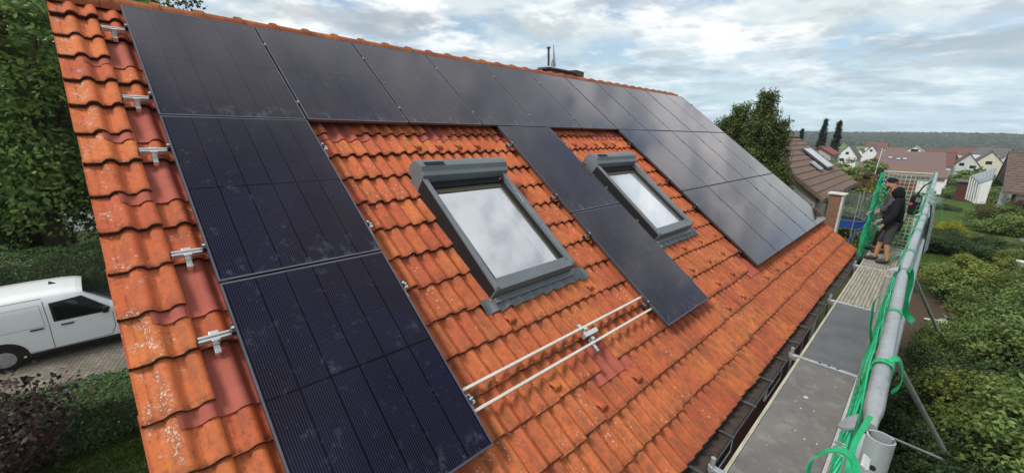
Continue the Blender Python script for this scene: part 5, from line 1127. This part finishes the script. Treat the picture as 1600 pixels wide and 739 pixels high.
# young fruit trees standing among the near shrubs
for x, y, py, cr, lf, lb in ((7.9, 10.3, 610, .75, 'leaf_pale', 'young pale green fruit tree nearest the camera, low at the right of the scaffold'), (9.3, 11.4, 560, 1.0, 'leaf_yel', 'young yellowish fruit tree near the lower right corner'), (8.2, 14.2, 520, .85, 'leaf_mid', 'green fruit tree right of the cold frames and nearer the camera'), (10.4, 15.2, 455, 1.25, 'leaf_mid', 'loose green fruit tree at the right edge among the shrubs'), (9.2, 18.6, 430, 1.0, 'leaf_pale', 'pale green fruit tree behind the white slatted frame'), (11.0, 21.0, 402, 1.3, 'leaf_yel', 'yellowing fruit tree at the back of the shrubs by the right edge'), (7.6, 22.6, 425, .8, 'leaf_mid', 'small green fruit tree beside the scaffold behind the soil bed'), (10.0, 12.6, 600, .9, 'leaf_dark', 'dark leaved fruit tree in the lower right corner')):
    zt = GZ + top_h(x, y, 1.0, py) * 1.85; hh = max(1.2, zt - GZ)
    broad_tree('fruit_tree', lb, x, y, hh * .9, (0, 0, hh * .66), (cr, cr, hh * .36), 60, 55, .105, lf, .06, flatz=.9, bsz=.34)
# trees between the houses
broad_tree('garden_tree', 'leafy green tree behind the brown roof, left of the scaffold net', -1.0, 52, 4, (0, 0, 2.7), (2.3, 3.4, 2.0), 130, 60, .26, 'leaf_mid', .2)
broad_tree('garden_tree', 'tree with yellowing leaves beside the scaffold net', 2.6, 40, 3.4, (0, 0, 2.0), (1.5, 2.4, 1.7), 130, 60, .20, 'leaf_autumn', .15)
broad_tree('garden_tree', 'bushy green tree just left of the end net', 3.4, 27, 3.2, (0, 0, 1.7), (1.2, 2.2, 1.7), 110, 60, .15, 'leaf_mid', .12)
broad_tree('garden_tree', 'low dark tree behind the trampoline', 3.6, 33, 3.0, (0, 0, 1.9), (1.3, 2.0, 1.6), 90, 60, .17, 'leaf_yel', .12)
broad_tree('garden_tree', 'green tree in front of the long building, right of the white gables', -3.2, 118, 4, (0, 0, 4.2), (1.9, 2.0, 1.9), 60, 45, .4, 'leaf_mid', .2)
broad_tree('garden_tree', 'wide green tree in front of the light grey gable', float(at(1518, 280, 128)[0]), 128, 3, (0, 0, float(at(1518, 279, 128)[2]) - ground_z(16, 128)), (3.0, 3, 1.9), 160, 50, .42, 'leaf_mid', .2)
broad_tree('garden_tree', 'dark round tree at the corner of the long brown building', 13.0, 112, 4, (0, 0, 2.0), (2.2, 2.2, 2.0), 80, 45, .36, 'leaf_dark', .2)
broad_tree('garden_tree', 'yellowish tree top behind the tiled roof at the right edge', 27.6, 130, 7, (0, 0, 6.0), (4, 4, 3.0), 120, 50, .42, 'leaf_yel', .25)
def thuja():
    t = thing('thuja', 'tall dense thuja conifer behind the far end of the solar roof', 'tree', (.25, 18.9, GZ)); P, Nn, cs = [], [], []
    for (dx, dy, h, r) in ((-1.05, .1, 7.0, .95), (-.45, 0, 7.55, 1.1), (.5, -.2, 8.0, 1.15), (.15, .6, 7.5, 1.1), (1.0, .1, 6.9, 1.05), (1.3, -.2, 5.2, .95), (-.9, -.4, 5.9, 1.0), (.4, -.7, 6.8, 1.1)):
        h *= .955; n = 420; z = RNG.random(n) ** .8 * h; w = r * 1.12 * (1 - z / h) ** .85 * RNG.uniform(.55, 1.10, n); a = RNG.uniform(0, 6.28, n); c = np.stack([dx + w * np.cos(a), dy + w * np.sin(a), z], 1); o = np.stack([np.cos(a), np.sin(a), np.full(n, .9)], 1)
        m = 60; q = c[:, None] + RNG.normal(0, .075, (n, m, 3)) + o[:, None] * (RNG.uniform(-.05, .30, (n, m, 1))); P.append(q.reshape(-1, 3)); Nn.append(np.repeat(o * .5 + RNG.normal(0, .5, (n, 3)), m, 0)); cs.append((dx, dy, h))
    link('crown', leaf_mesh('crown', np.concatenate(P), np.concatenate(Nn), .105, 'leaf_thuja', .34, .6, -1.), t, WL[t.name])
    mb = MB(); b = WL[t.name]
    for dx, dy, h in cs: mb.tube([b + (dx * .2, dy * .2, 0), b + (dx, dy, h * .4), b + (dx, dy, h * .96)], [.14, .10, .02], 6)
    mb.build('trunk', 'bark', t)
thuja()
def spruce(x, y, z, h, r, label):
    t = thing('spruce', label, 'tree', (x, y, z)); P, Nn = [], []; n = 420; k = RNG.random(n) ** .75; zz = k * h; w = r * (1 - k) ** .8 * RNG.uniform(.35, 1.1, n) + .05; a = RNG.uniform(0, 6.28, n); c = np.stack([w * np.cos(a), w * np.sin(a), zz - w * .35], 1); m = 16
    q = c[:, None] + RNG.normal(0, .16, (n, m, 3)); link('crown', leaf_mesh('crown', q.reshape(-1, 3), np.tile((0, 0, 1.), (n * m, 1)), .34, 'leaf_spruce', .4, .5), t, WL[t.name]); mb = MB(); mb.tube([(x, y, z), (x, y, z + h * .97)], [.22, .02], 7); mb.build('trunk', 'bark', t)
p = at(1291, 187, 110); spruce(p[0], p[1], -12.5, p[2] + 12.5, 2.0, 'left of two slim dark spruces behind the wine-red roof')
p = at(1313, 190, 106); spruce(p[0], p[1], -12.5, p[2] + 12.5, 1.7, 'right of two slim dark spruces behind the wine-red roof')
p = at(1254, 203, 130); spruce(p[0], p[1], -13, p[2] + 13, 1.6, 'small far spruce above the brown neighbour roof')

# ================================================================== HOUSES
def gable_house(label, c, yaw, L, Wd, zb, ze, zr, wall, roofm, over=.4, windows=(), cat='house', courses=0, name='house', group=None, chim=None, thick=.16, gable_mat=None, rake=None):
    """ridge along local x (length L); c = centre of the plan"""
    t = thing(name, label, cat, (c[0], c[1], zb), group); cx, sx = math.cos(yaw), math.sin(yaw); ax = np.array([cx, sx, 0]); ay = np.array([-sx, cx, 0]); az = np.array([0, 0, 1.]); o = np.array([c[0], c[1], 0.])
    def P(x, y, z): return o + ax * x + ay * y + az * z
    hw = Wd / 2; hl = L / 2
    for s in (-1, 1):
        mb = MB(); mb.prism([P(s * hl, -hw, zb - 1), P(s * hl, hw, zb - 1), P(s * hl, hw, ze), P(s * hl, 0, zr - thick * .6), P(s * hl, -hw, ze)], ax * (-s * .2)); mb.build('gable_wall', gable_mat or wall, t)
        mb = MB(); mb.prism([P(-hl + .203, s * hw, zb - 1), P(hl - .203, s * hw, zb - 1), P(hl - .203, s * hw, ze), P(-hl + .203, s * hw, ze)], ay * (-s * .2)); mb.build('side_wall', wall, t)
        sl = (zr - ze) / hw; ov = over; e = hw + ov; zev = ze - sl * ov
        mb = MB(); n = max(1, courses)
        for i in range(n):
            a, b = i / n, (i + 1) / n; lift = .045 if courses else 0
            q0 = (s * e * a, zr + (zev - zr) * a); q1 = (s * e * b, zr + (zev - zr) * b)
            mb.hexa([P(-hl - ov, q0[0], q0[1] - thick), P(hl + ov, q0[0], q0[1] - thick), P(hl + ov, q1[0], q1[1] - thick), P(-hl - ov, q1[0], q1[1] - thick), P(-hl - ov, q0[0], q0[1]), P(hl + ov, q0[0], q0[1]), P(hl + ov, q1[0], q1[1] + lift), P(-hl - ov, q1[0], q1[1] + lift)])
        r = mb.build('roof_slope', roofm, t)
    mb = MB(); mb.tube([P(-hl - over - .02, 0, zr + .01), P(hl + over + .02, 0, zr + .01)], .09, 8); mb.build('ridge', roofm, t)
    for (f, u, z, w, h) in windows:     # f: 'x+','x-' gables, 'y+','y-' sides
        s = 1 if f[1] == '+' else -1; fr, pn = MB(), MB()
        if f[0] == 'x': a, n_, p0 = ay, ax * s, P(s * hl, u, z)
        else: a, n_, p0 = ax, ay * s, P(u, s * hw, z)
        fr.frame(p0, (a, n_, az), (-w / 2 - .08, -.02, -h / 2 - .08), (w / 2 + .08, .03, h / 2 + .08)); k = fr.build('window', 'white_frame', t); pn.frame(p0, (a, n_, az), (-w / 2, .031, -h / 2), (w / 2, .05, h / 2)); pn.build('pane', 'window', k)
    if chim: x, y, h = chim; mb = MB(); q = P(x, y, 0); mb.frame(q, (ax, ay, az), (-.3, -.3, zr - 1.6), (.3, .3, zr + h)); mb.build('chimney', 'brick_brown', t)
    return t, P
def neighbour():
    # same ridge direction as the solar house; near gable in beige cladding
    ex, ez, y0, y1 = 2.76, -3.69, 22.0, 32.3; rx, rz = -.75, -1.17; w = (ex - rx) - .35; ze = ez + .35 * (rz - ez) / (ex - rx)
    t, P = gable_house('neighbour house with brown tiled roof, beige gable and a solar collector', (rx, (y0 + y1) / 2), math.pi / 2, (y1 - y0) - .7, 2 * w, GZ, ze, rz, 'beige_wall', 'brown_roof', over=.35, courses=11, windows=[('x-', -2.2, -5.4, .9, 1.1)])
    sl = np.array([ex - rx, 0, ez - rz]); sl /= np.linalg.norm(sl); n = np.array([-sl[2], 0, sl[0]]); o = np.array([rx, 0, rz + .05])
    def q(mb, a, b, c, d, h0, h1): mb.frame(o, ((0, 1, 0), -sl, n), (a, -d, h0), (b, -c, h1)); return mb
    def uv(px, py):       # pixel on that roof plane
        r = ray(px, py); k = ((o - CAM) @ n) / (r @ n); wv = CAM + r * k - o; return wv[1], wv @ sl
    c = [uv(*p_) for p_ in ((1254, 235), (1265, 233), (1298, 263), (1289, 266))]; a0, a1 = (c[0][0] + c[3][0]) / 2, (c[1][0] + c[2][0]) / 2; d0, d1 = (c[0][1] + c[1][1]) / 2, (c[2][1] + c[3][1]) / 2
    s = thing('solar_collector', 'long pale solar collector on the brown neighbour roof', 'solar collector', o + (0, a0, 0)); q(MB(), a0, a1, d0, d1, .04, .14).build('frame', 'frame_black', s); q(MB(), a0 + .1, a1 - .1, d0 + .07, d1 - .07, .141, .15).build('glass', 'solar_th', s)
    c = [uv(*p_) for p_ in ((1264, 255), (1267, 253), (1281, 267))]; q(MB(), c[0][0], c[1][0] + .05, c[0][1], c[2][1], .05, .12).build('roof_pipe', 'galv', t)
    mb = MB(); mb.tube([(ex + .04, y0 - .1, ez - .08), (ex + .04, y1 + .1, ez - .08)], .07, 8); mb.build('gutter', 'dark_wood', t)
    mb = MB(); mb.box((1.2, y0 + .2, -4.9), (2.3, y0 + .36, -4.0)); mb.build('gable_opening', 'van_black', t)
neighbour()
def chimney_near():
    t = thing('chimney', 'square chimney with brown cladding and a white cap just past the far roof end', 'chimney', (4.12, 14.1, GZ))
    mb = MB(); mb.box((3.97, 13.98, GZ), (4.24, 14.3, -2.56)); mb.build('shaft', 'brick_brown', t); mb = MB(); mb.box((4.243, 13.97, GZ), (4.29, 14.31, -2.57)); mb.build('side_flashing', 'chalk', t)
    mb = MB(); mb.box((3.92, 13.93, -2.557), (4.33, 14.36, -2.51)); mb.build('cap', 'chalk', t, bevel=.01)
chimney_near()
def trampoline():
    c = np.array((3.55, 22.6, GZ)); t = thing('trampoline', 'trampoline with blue padding and grey safety net beyond the chimney', 'trampoline', c); r = .75; z0 = 2.1
    mb = MB(); a = np.linspace(0, 2 * math.pi, 21); mb.strip([c + (r * math.cos(x), r * math.sin(x), z0 + .75) for x in a], [c + (r * math.cos(x), r * math.sin(x), z0 + .45) for x in a]); mb.strip([c + (.8 * r * math.cos(x), .8 * r * math.sin(x), z0 + .77) for x in a], [c + (r * 1.03 * math.cos(x), r * 1.03 * math.sin(x), z0 + .75) for x in a]); mb.build('padding', 'blue', t)
    mb = MB(); mb.tube([c + (.3, -.9, z0 - .1), c + (.75, -.75, z0 + .65)], .035, 6); mb.build('ladder', 'blue', t)
    for k in range(6):
        x = k * math.pi / 3; mb = MB(); mb.tube([c + (r * math.cos(x), r * math.sin(x), 0), c + (r * math.cos(x), r * math.sin(x), z0 + 1.95)], .02, 6); mb.build('pole', 'galv', t)
    P = [[c + np.array((r * .98 * math.cos(x), r * .98 * math.sin(x), z0 + .75 + .06 * j)) for j in range(20)] for x in np.linspace(0, 2 * math.pi, 48)]
    net_part(P, 48, 20, .007, 'enclosure_net', 'net_grey', t)
trampoline()
def far_houses():
    def ctr(px, py, Y): return at(px, py, Y)
    # house at the right edge
    e0, r0 = at(1565, 297, 50), at(1578, 238, 54.5); e1 = e0.copy()
    sl = (r0[2] - e0[2]); yc = 54.5; xl = 10.0
    t, P = gable_house('white half-timbered house with a big brown tiled roof at the right edge', (xl + 7.2, yc), 0, 13.2, 2 * (yc - 50.6), -8.2, e0[2] + .3, r0[2], 'white_wall', 'brown_roof2', over=.6, courses=16, gable_mat='white_wall', windows=[('y-', -1.2, -6.4, 1.0, 1.2)])
    for x in (-6.5, -4.6, -2.6, 0, 2.6):
        mb = MB(); mb.box((xl + 7.2 + x - .09, 50.52, -9), (xl + 7.2 + x + .09, 50.597, e0[2])); mb.build('timber_beam', 'dark_wood', t)
    mb = MB(); mb.prism([(10.05, 51.3, e0[2] + .35), (10.05, 57.6, e0[2] + .35), (10.05, 54.5, r0[2] - .25)], (.04, 0, 0)) ; mb.build('gable_boarding', 'dark_wood', t)
    # conservatory with metal roof
    q = thing('conservatory', 'glazed porch with pale sheet metal roof left of the tiled house', 'porch', (9.4, 55, -8.2))
    mb = MB(); a, b, c_, d = at(1518, 274, 56), at(1531, 286, 53), at(1552, 279, 53), at(1558, 262, 56); mb.hexa([a - (0, 0, .1), b - (0, 0, .1), c_ - (0, 0, .1), d - (0, 0, .1), a, b, c_, d]); mb.build('sheet_roof', 'metal_roof', q)
    for k in range(6):
        s0, s1_ = a + (d - a) * (k + .5) / 6, b + (c_ - b) * (k + .5) / 6; mb = MB(); mb.tube([s0 + (0, 0, .02), s1_ + (0, 0, .02)], .03, 4); mb.build('seam', 'metal_roof', q)
    for k in range(5):
        s0 = a + (b - a) * k / 4; mb = MB(); mb.tube([s0 - (0, 0, .1), (s0[0] + .1, s0[1], -6.2)], .07, 4); mb.build('post', 'white_frame', q)
    for k in range(4):
        s0, s1_ = a + (b - a) * (k + .1) / 4, a + (b - a) * (k + .9) / 4; mb = MB(); mb.add([s0 - (0, 0, .25), s1_ - (0, 0, .25), (s1_[0] + .1, s1_[1], -5.6), (s0[0] + .1, s0[1], -5.6)], [(0, 1, 2, 3)]); mb.build('pane', 'window', q)
    mb = MB(); mb.prism([b - (0, 0, .12), c_ - (0, 0, .12), (c_[0], c_[1], -6.2), (b[0], b[1], -6.2)], (0, .1, 0)); mb.build('front_wall', 'white_wall', q)
    # red-brown shed corner
    p0 = at(1517, 285, 66); mb = MB(); s = thing('shed', 'dark red-brown shed left of the glazed porch', 'shed', (p0[0], 66, -9)); mb.box((p0[0] - .9, 65, -9.2), (p0[0] + .5, 68, p0[2])); mb.build('wall', 'redwood', s); mb = MB(); mb.box((p0[0] - 1.1, 64.8, p0[2] + .003), (p0[0] + .7, 68.2, p0[2] + .12)); mb.build('roof', 'grey_roof', s)
    # long brown building, two levels of roof
    a, b, c_, d = at(1372, 236, 150), at(1478, 238, 150), at(1478, 268, 128), at(1357, 263, 128)
    t = thing('long_house', 'long building with faded brown roof and three skylights beyond the scaffold end', 'house', ((a[0] + b[0]) / 2, 145, -14)); mb = MB(); zt = np.array([0, 0, .3]); mb.hexa([d - zt, c_ - zt, b - zt, a - zt, d, c_, b, a]); mb.build('roof_slope', 'pink_roof', t)
    mb = MB(); mb.box((d[0] + .6, 130, -15), (c_[0] - .6, 149, d[2] - .4)); mb.build('wall', 'white_wall', t)
    for px, py in ((1391, 247), (1404, 249), (1414, 249)):
        n = np.cross(b - a, d - a); n /= np.linalg.norm(n); n = n if n[2] > 0 else -n; r = ray(px, py); q = CAM + r * (((a - CAM) @ n) / (r @ n)); e1 = (b - a) / np.linalg.norm(b - a); e2 = np.cross(n, e1); mb = MB(); mb.frame(q, (e1, e2, n), (-.5, -.8, .02), (.5, .8, .15)); f = mb.build('skylight', 'grey_roof', t); mb = MB(); mb.frame(q, (e1, e2, n), (-.36, -.62, .151), (.36, .62, .17)); mb.build('pane', 'solar_th', f)
    a, b, c_, d = at(1343, 252, 128), at(1484, 266, 124), at(1481, 278, 112), at(1340, 272, 116)
    t = thing('garage_row', 'low brown roofed building with dark red garage doors behind the scaffold net', 'garage', ((a[0] + b[0]) / 2, 118, -13)); mb = MB(); mb.hexa([d - zt, c_ - zt, b - zt, a - zt, d, c_, b, a]); mb.build('roof_slope', 'brown_roof', t)
    dw = c_ - d; mb = MB(); f0, f1 = d + dw * .02 + (0, .6, 0), c_ - dw * .02 + (0, .6, 0); mb.prism([(f0[0], f0[1], -14), (f1[0], f1[1], -14), f1 - (0, 0, .3), f0 - (0, 0, .3)], (0, 6, 0)); mb.build('front_wall', 'white_wall', t)
    for px0, px1, m in ((1352, 1362, 'window'), (1396, 1441, 'red_door')):
        g0, g1 = (px0 - 1340) / 141, (px1 - 1340) / 141; u0, u1 = f0 + (f1 - f0) * g0, f0 + (f1 - f0) * g1; mb = MB(); mb.prism([(u0[0], u0[1] - .05, u0[2] - 3.3), (u1[0], u1[1] - .05, u1[2] - 3.3), (u1[0], u1[1] - .05, u1[2] - .9), (u0[0], u0[1] - .05, u0[2] - .9)], (0, .04, 0)); mb.build('garage_door' if m == 'red_door' else 'window', m, t)
    # rust-red annex right of the long roof
    p0 = at(1462, 238, 160); gable_house('rust-red roofed annex at the right end of the long brown building', (p0[0] + 1.2, 166), 0, 5, 7, -16, p0[2] - 3.2, p0[2], 'white_wall', 'rust_roof')
    def gab(label, apex, le, re, Y, wall, roofm, L, wins=(), zb=None, yaw=math.pi / 2, chim=None):
        a, l, r = at(*apex, Y), at(*le, Y), at(*re, Y); ze = (l[2] + r[2]) / 2; wd = (r[0] - l[0]); cx = (l[0] + r[0]) / 2
        g = ground_z(cx, Y) - 1 if zb is None else zb
        return gable_house(label, (cx, Y + L / 2), yaw, L, wd, g, ze, a[2], wall, roofm, .35, [('x-', u * wd / 2, ze + z * (a[2] - ze), w, h) for u, z, w, h in wins], chim=chim)
    gab('light grey gabled house with two dark windows in its gable', (1514, 239), (1482, 263), (1537, 264), 165, 'grey_wall', 'rust_roof', 12, [(.30, .25, 1.0, .8), (-.36, .12, 1.2, .8)])
    gab('cream gabled house behind the light grey gable', (1546, 236), (1524, 252), (1568, 254), 195, 'cream_wall', 'grey_roof', 12, [(0, -.1, 1.4, 1.0)])
    gab('dark timber chalet with a wide gable left of the light grey house', (1490, 238), (1476, 252), (1502, 252), 185, 'dark_wood', 'grey_roof', 10, [(0, -.3, 2.0, .7)])
    gab('white gabled house with dark roof right of the two spruces', (1322, 226), (1307, 241), (1339, 247), 190, 'white_wall', 'grey_roof', 11, [(0, .25, .9, .9), (.35, -.35, 1.0, 1.1)])
    gab('white house with small gable and brown roof left of the long building', (1361, 227), (1349, 238), (1372, 240), 230, 'white_wall', 'pink_roof', 11, [(0, .3, .9, .9)])
    gab('white house with a dark arched window just above the long roof', (1430, 228), (1415, 236), (1443, 236), 235, 'white_wall', 'metal_roof', 10, [(0, 0, 2.2, 1.4)])
    gab('wine-red roofed house behind the brown neighbour roof', (1278, 229), (1262, 236), (1299, 241), 80, 'beige_wall', 'wine_roof', 6)
    gab('small white house at the left of the distant village', (1342, 233), (1335, 238), (1350, 239), 260, 'white_wall', 'rust_roof', 10)
    gab('grey roofed cottage behind the cream gable', (1571, 240), (1556, 252), (1588, 254), 225, 'grey_wall', 'pink_roof', 12)
    for px, py, Y, w, wall, rf, lb in ((1385, 229, 330, 9, 'white_wall', 'rust_roof', 'tiny white house with rust-red roof above the long roof'), (1405, 231, 300, 8, 'cream_wall', 'brown_roof', 'tiny cream house left of the arched window house'), (1452, 232, 320, 10, 'white_wall', 'rust_roof', 'tiny white house with red roof right of the arched window house'), (1508, 231, 330, 9, 'cream_wall', 'rust_roof', 'tiny cream house beyond the light grey gable, near the green field'), (1530, 231, 350, 10, 'white_wall', 'rust_roof', 'tiny red roofed house at the edge of the green field'), (1555, 231, 300, 8, 'white_wall', 'grey_roof', 'tiny grey roofed house beyond the cream gable'), (1372, 222, 400, 10, 'white_wall', 'rust_roof', 'tiny distant house left of the green hill'), (1228, 222, 180, 9, 'cream_wall', 'rust_roof', 'house with rust-red roof glimpsed left of the thuja')):
        p_ = at(px, py, Y); gable_house(lb, (p_[0], Y), RNG.uniform(-.5, .5), 11, w, ground_z(p_[0], Y) - 2, p_[2] - w * .36, p_[2], wall, rf, .3)
    # pole, fence, field, pot
    a, b = at(1379, 233, 80), at(1362, 285, 80); t = thing('flag_pole', 'thin white pole standing in front of the long brown building', 'pole', (a[0], 80, ground_z(a[0], 80))); mb = MB(); mb.tube([(b[0], 80, ground_z(b[0], 80)), a], .05, 8); mb.build('mast', 'white_frame', t); mb = MB(); mb.ball(a, .09, 8, 6); mb.build('finial', 'white_frame', t)
    t = thing('grey_fence', 'low grey panel fence across the end of the garden lawn', 'fence', (8, 74, -9))
    for k in range(5):
        x = 6.2 + k * .85; z = ground_z(x, 74); mb = MB(); mb.box((x, 74, z), (x + .78, 74.06, z + 1.0)); mb.build('panel', 'metal_roof', t); mb = MB(); mb.box((x + .785, 73.98, z), (x + .845, 74.08, z + 1.1)); mb.build('post', 'galv', t)
far_houses()
def cold_frames():
    for p0, p1, lb in ((at(1432, 517, 19.5), at(1466, 522, 19.3), 'white wooden cold frame lid lying among the shrubs left of the white figure'), (at(1478, 530, 19.1), at(1508, 539, 18.8), 'white slatted frame lying among the shrubs right of the white figure')):
        c = (p0 + p1) / 2; w = np.linalg.norm(p1 - p0); e = (p1 - p0) / w; e2 = np.array([-e[1], e[0], .45]); e2 -= e * (e @ e2); e2 /= np.linalg.norm(e2); n = np.cross(e, e2); t = thing('cold_frame', lb, 'garden frame', c)
        for k in range(7):
            a = -.5 + k / 6; mb = MB(); mb.frame(c, (e, e2, n), (a * w - .015, -.02, 0), (a * w + .015, .72, .03)); mb.build('slat', 'chalk', t)
        for b in (-.05, .70): mb = MB(); mb.frame(c, (e, e2, n), (-.5 * w - .03, b, .031), (.5 * w + .03, b + .06, .06)); mb.build('rail', 'chalk', t)
        for s in (-1, 1): mb = MB(); mb.tube([c + e * s * .45 * w, c + e * s * .45 * w + np.array([0, 0, GZ - c[2]])], .03, 6); mb.build('leg', 'chalk', t)
    c = at(1483, 500, 20.2); t = thing('white_figure', 'small white wooden garden figure with spread arms on two sticks', 'garden figure', (c[0], c[1], GZ))
    mb = MB()
    for a in (-.5, .2, .9, 1.6, 2.4, 3.3): mb.prism([c + np.array([-.05 * math.sin(a), 0, .05 * math.cos(a)]), c + np.array([.28 * math.cos(a), 0, .28 * math.sin(a)]), c + np.array([.05 * math.sin(a), 0, -.05 * math.cos(a)])], (0, .03, 0))
    mb.build('figure', 'chalk', t)
    for s in (-.12, .1): mb = MB(); mb.tube([c + (s, .05, -.05), (c[0] + s * 1.5, c[1], GZ)], .018, 6); mb.build('stick', 'galv', t)
    p0 = at(1585, 417, 32.5); t = thing('garden_pot', 'round white garden pot near the stone path', 'pot', (p0[0], p0[1], GZ)); mb = MB(); mb.tube([(p0[0], p0[1], GZ), (p0[0], p0[1], GZ + .12), (p0[0], p0[1], GZ + .42)], [.18, .25, .30], 14, caps=True); mb.build('pot', 'white_wall', t); mb = MB(); mb.tube([(p0[0], p0[1], GZ + .421), (p0[0], p0[1], GZ + .47)], [.33, .32], 14); mb.build('rim', 'white_wall', t)
cold_frames()
# ================================================================== FIELD, FOREST, HILLS
def far_land():
    mb = MB(); n = 160; vs = []; prof = [(430, -.6), (560, 1.0), (640, 2.5), (760, 5), (1000, 13), (1400, 24), (2200, 27), (3200, 24)]
    for (r, dz) in prof:
        for k in range(n + 1):
            t = math.pi * 2 * k / n; w = 1 + .25 * math.sin(t * 5) + .12 * math.sin(t * 13 + 1); vs.append((CAM[0] + r * math.cos(t), r * math.sin(t), -22.5 + dz * (w if dz > 6 else 1)))
    mb.add(vs, [(i * (n + 1) + k, (i + 1) * (n + 1) + k, (i + 1) * (n + 1) + k + 1, i * (n + 1) + k + 1) for i in range(len(prof) - 1) for k in range(n)], 0, True)
    tag(mb.build('hills', 'field'), kind='structure')
    rs = np.array([p[0] for p in prof]); dz = np.array([p[1] for p in prof]); N_ = 15000; V = []; F = []
    tt = np.concatenate([RNG.uniform(.55, 2.1, 10500), RNG.uniform(0, 6.28, N_ - 10500)]); rr = 740 + RNG.random(N_) ** 1.4 * 900
    keep = []
    oct_ = np.array([(1, 0, 0), (.31, .95, 0), (-.81, .59, 0), (-.81, -.59, 0), (.31, -.95, 0)])
    for t, r in zip(tt, rr):
        w = 1 + .25 * math.sin(t * 5) + .12 * math.sin(t * 13 + 1); d = np.interp(r, rs, dz); z = -22.5 + d * (w if d > 6 else 1); gap = math.sin(t * 23) + math.sin(t * 41 + 2)
        if r < 830 and gap > .5: continue
        h = RNG.uniform(5, 10) * .8; q = RNG.uniform(4, 7.5); b = len(V); x, y = CAM[0] + r * math.cos(t), r * math.sin(t)
        V += [tuple(np.array([x, y, z + h * .25]) + o_ * q * RNG.uniform(.8, 1.1)) for o_ in oct_] + [tuple(np.array([x, y, z + h * .75]) + o_ * q * .65) for o_ in oct_] + [(x, y, z + h)]
        for k in range(5): F += [(b + k, b + (k + 1) % 5, b + 5 + (k + 1) % 5, b + 5 + k), (b + 5 + k, b + 5 + (k + 1) % 5, b + 10)]
    me = bpy.data.meshes.new('forest'); me.from_pydata(V, [], F); me.materials.append(M['forest']); me.polygons.foreach_set('use_smooth', [True] * len(F)); o = link('forest', me); o['kind'] = 'stuff'
    # scattered village trees
    R3 = random.Random(5); grp = 'small trees scattered through the far village'
    for k in range(16):
        Y = R3.uniform(120, 185); px = R3.uniform(1478, 1640); x = at(px, 240, Y)[0]; key = R3.choice(['mid', 'mid2', 'dark', 'yel']); shrub(key, x, Y, R3.uniform(1.3, 2.4), 'small %s tree in front of the village gables at right' % {'mid': 'green', 'mid2': 'green', 'dark': 'dark', 'yel': 'yellowish'}[key], 'small trees in front of the village gables', name='tree', h=1.1)
    for k in range(46):
        Y = R3.uniform(195, 430); px = R3.uniform(1300, 1640); x = at(px, 240, Y)[0]; r = R3.uniform(1.8, 3.2) * (1 + Y / 700); key = R3.choice(['mid', 'mid2', 'dark', 'yel', 'autumn', 'mid'])
        shrub(key, x, Y, r, 'small %s tree among the far village houses' % {'mid': 'green', 'mid2': 'green', 'dark': 'dark', 'yel': 'yellowish', 'autumn': 'brownish'}[key], grp, name='tree', h=1.1)
far_land()
def haze():
    mb = MB(); mb.box((-1800, -1800, -26), (1800, 1800, 12)); o = mb.build('haze', []); m = bpy.data.materials.new('haze'); m.use_nodes = True; nt = m.node_tree; nt.nodes.clear()
    out = nt.nodes.new('ShaderNodeOutputMaterial'); v = nt.nodes.new('ShaderNodeVolumePrincipled'); v.inputs['Color'].default_value = (.80, .88, .95, 1); v.inputs['Density'].default_value = .00024; nt.links.new(v.outputs[0], out.inputs['Volume']); o.data.materials.append(m); o['kind'] = 'stuff'
haze()
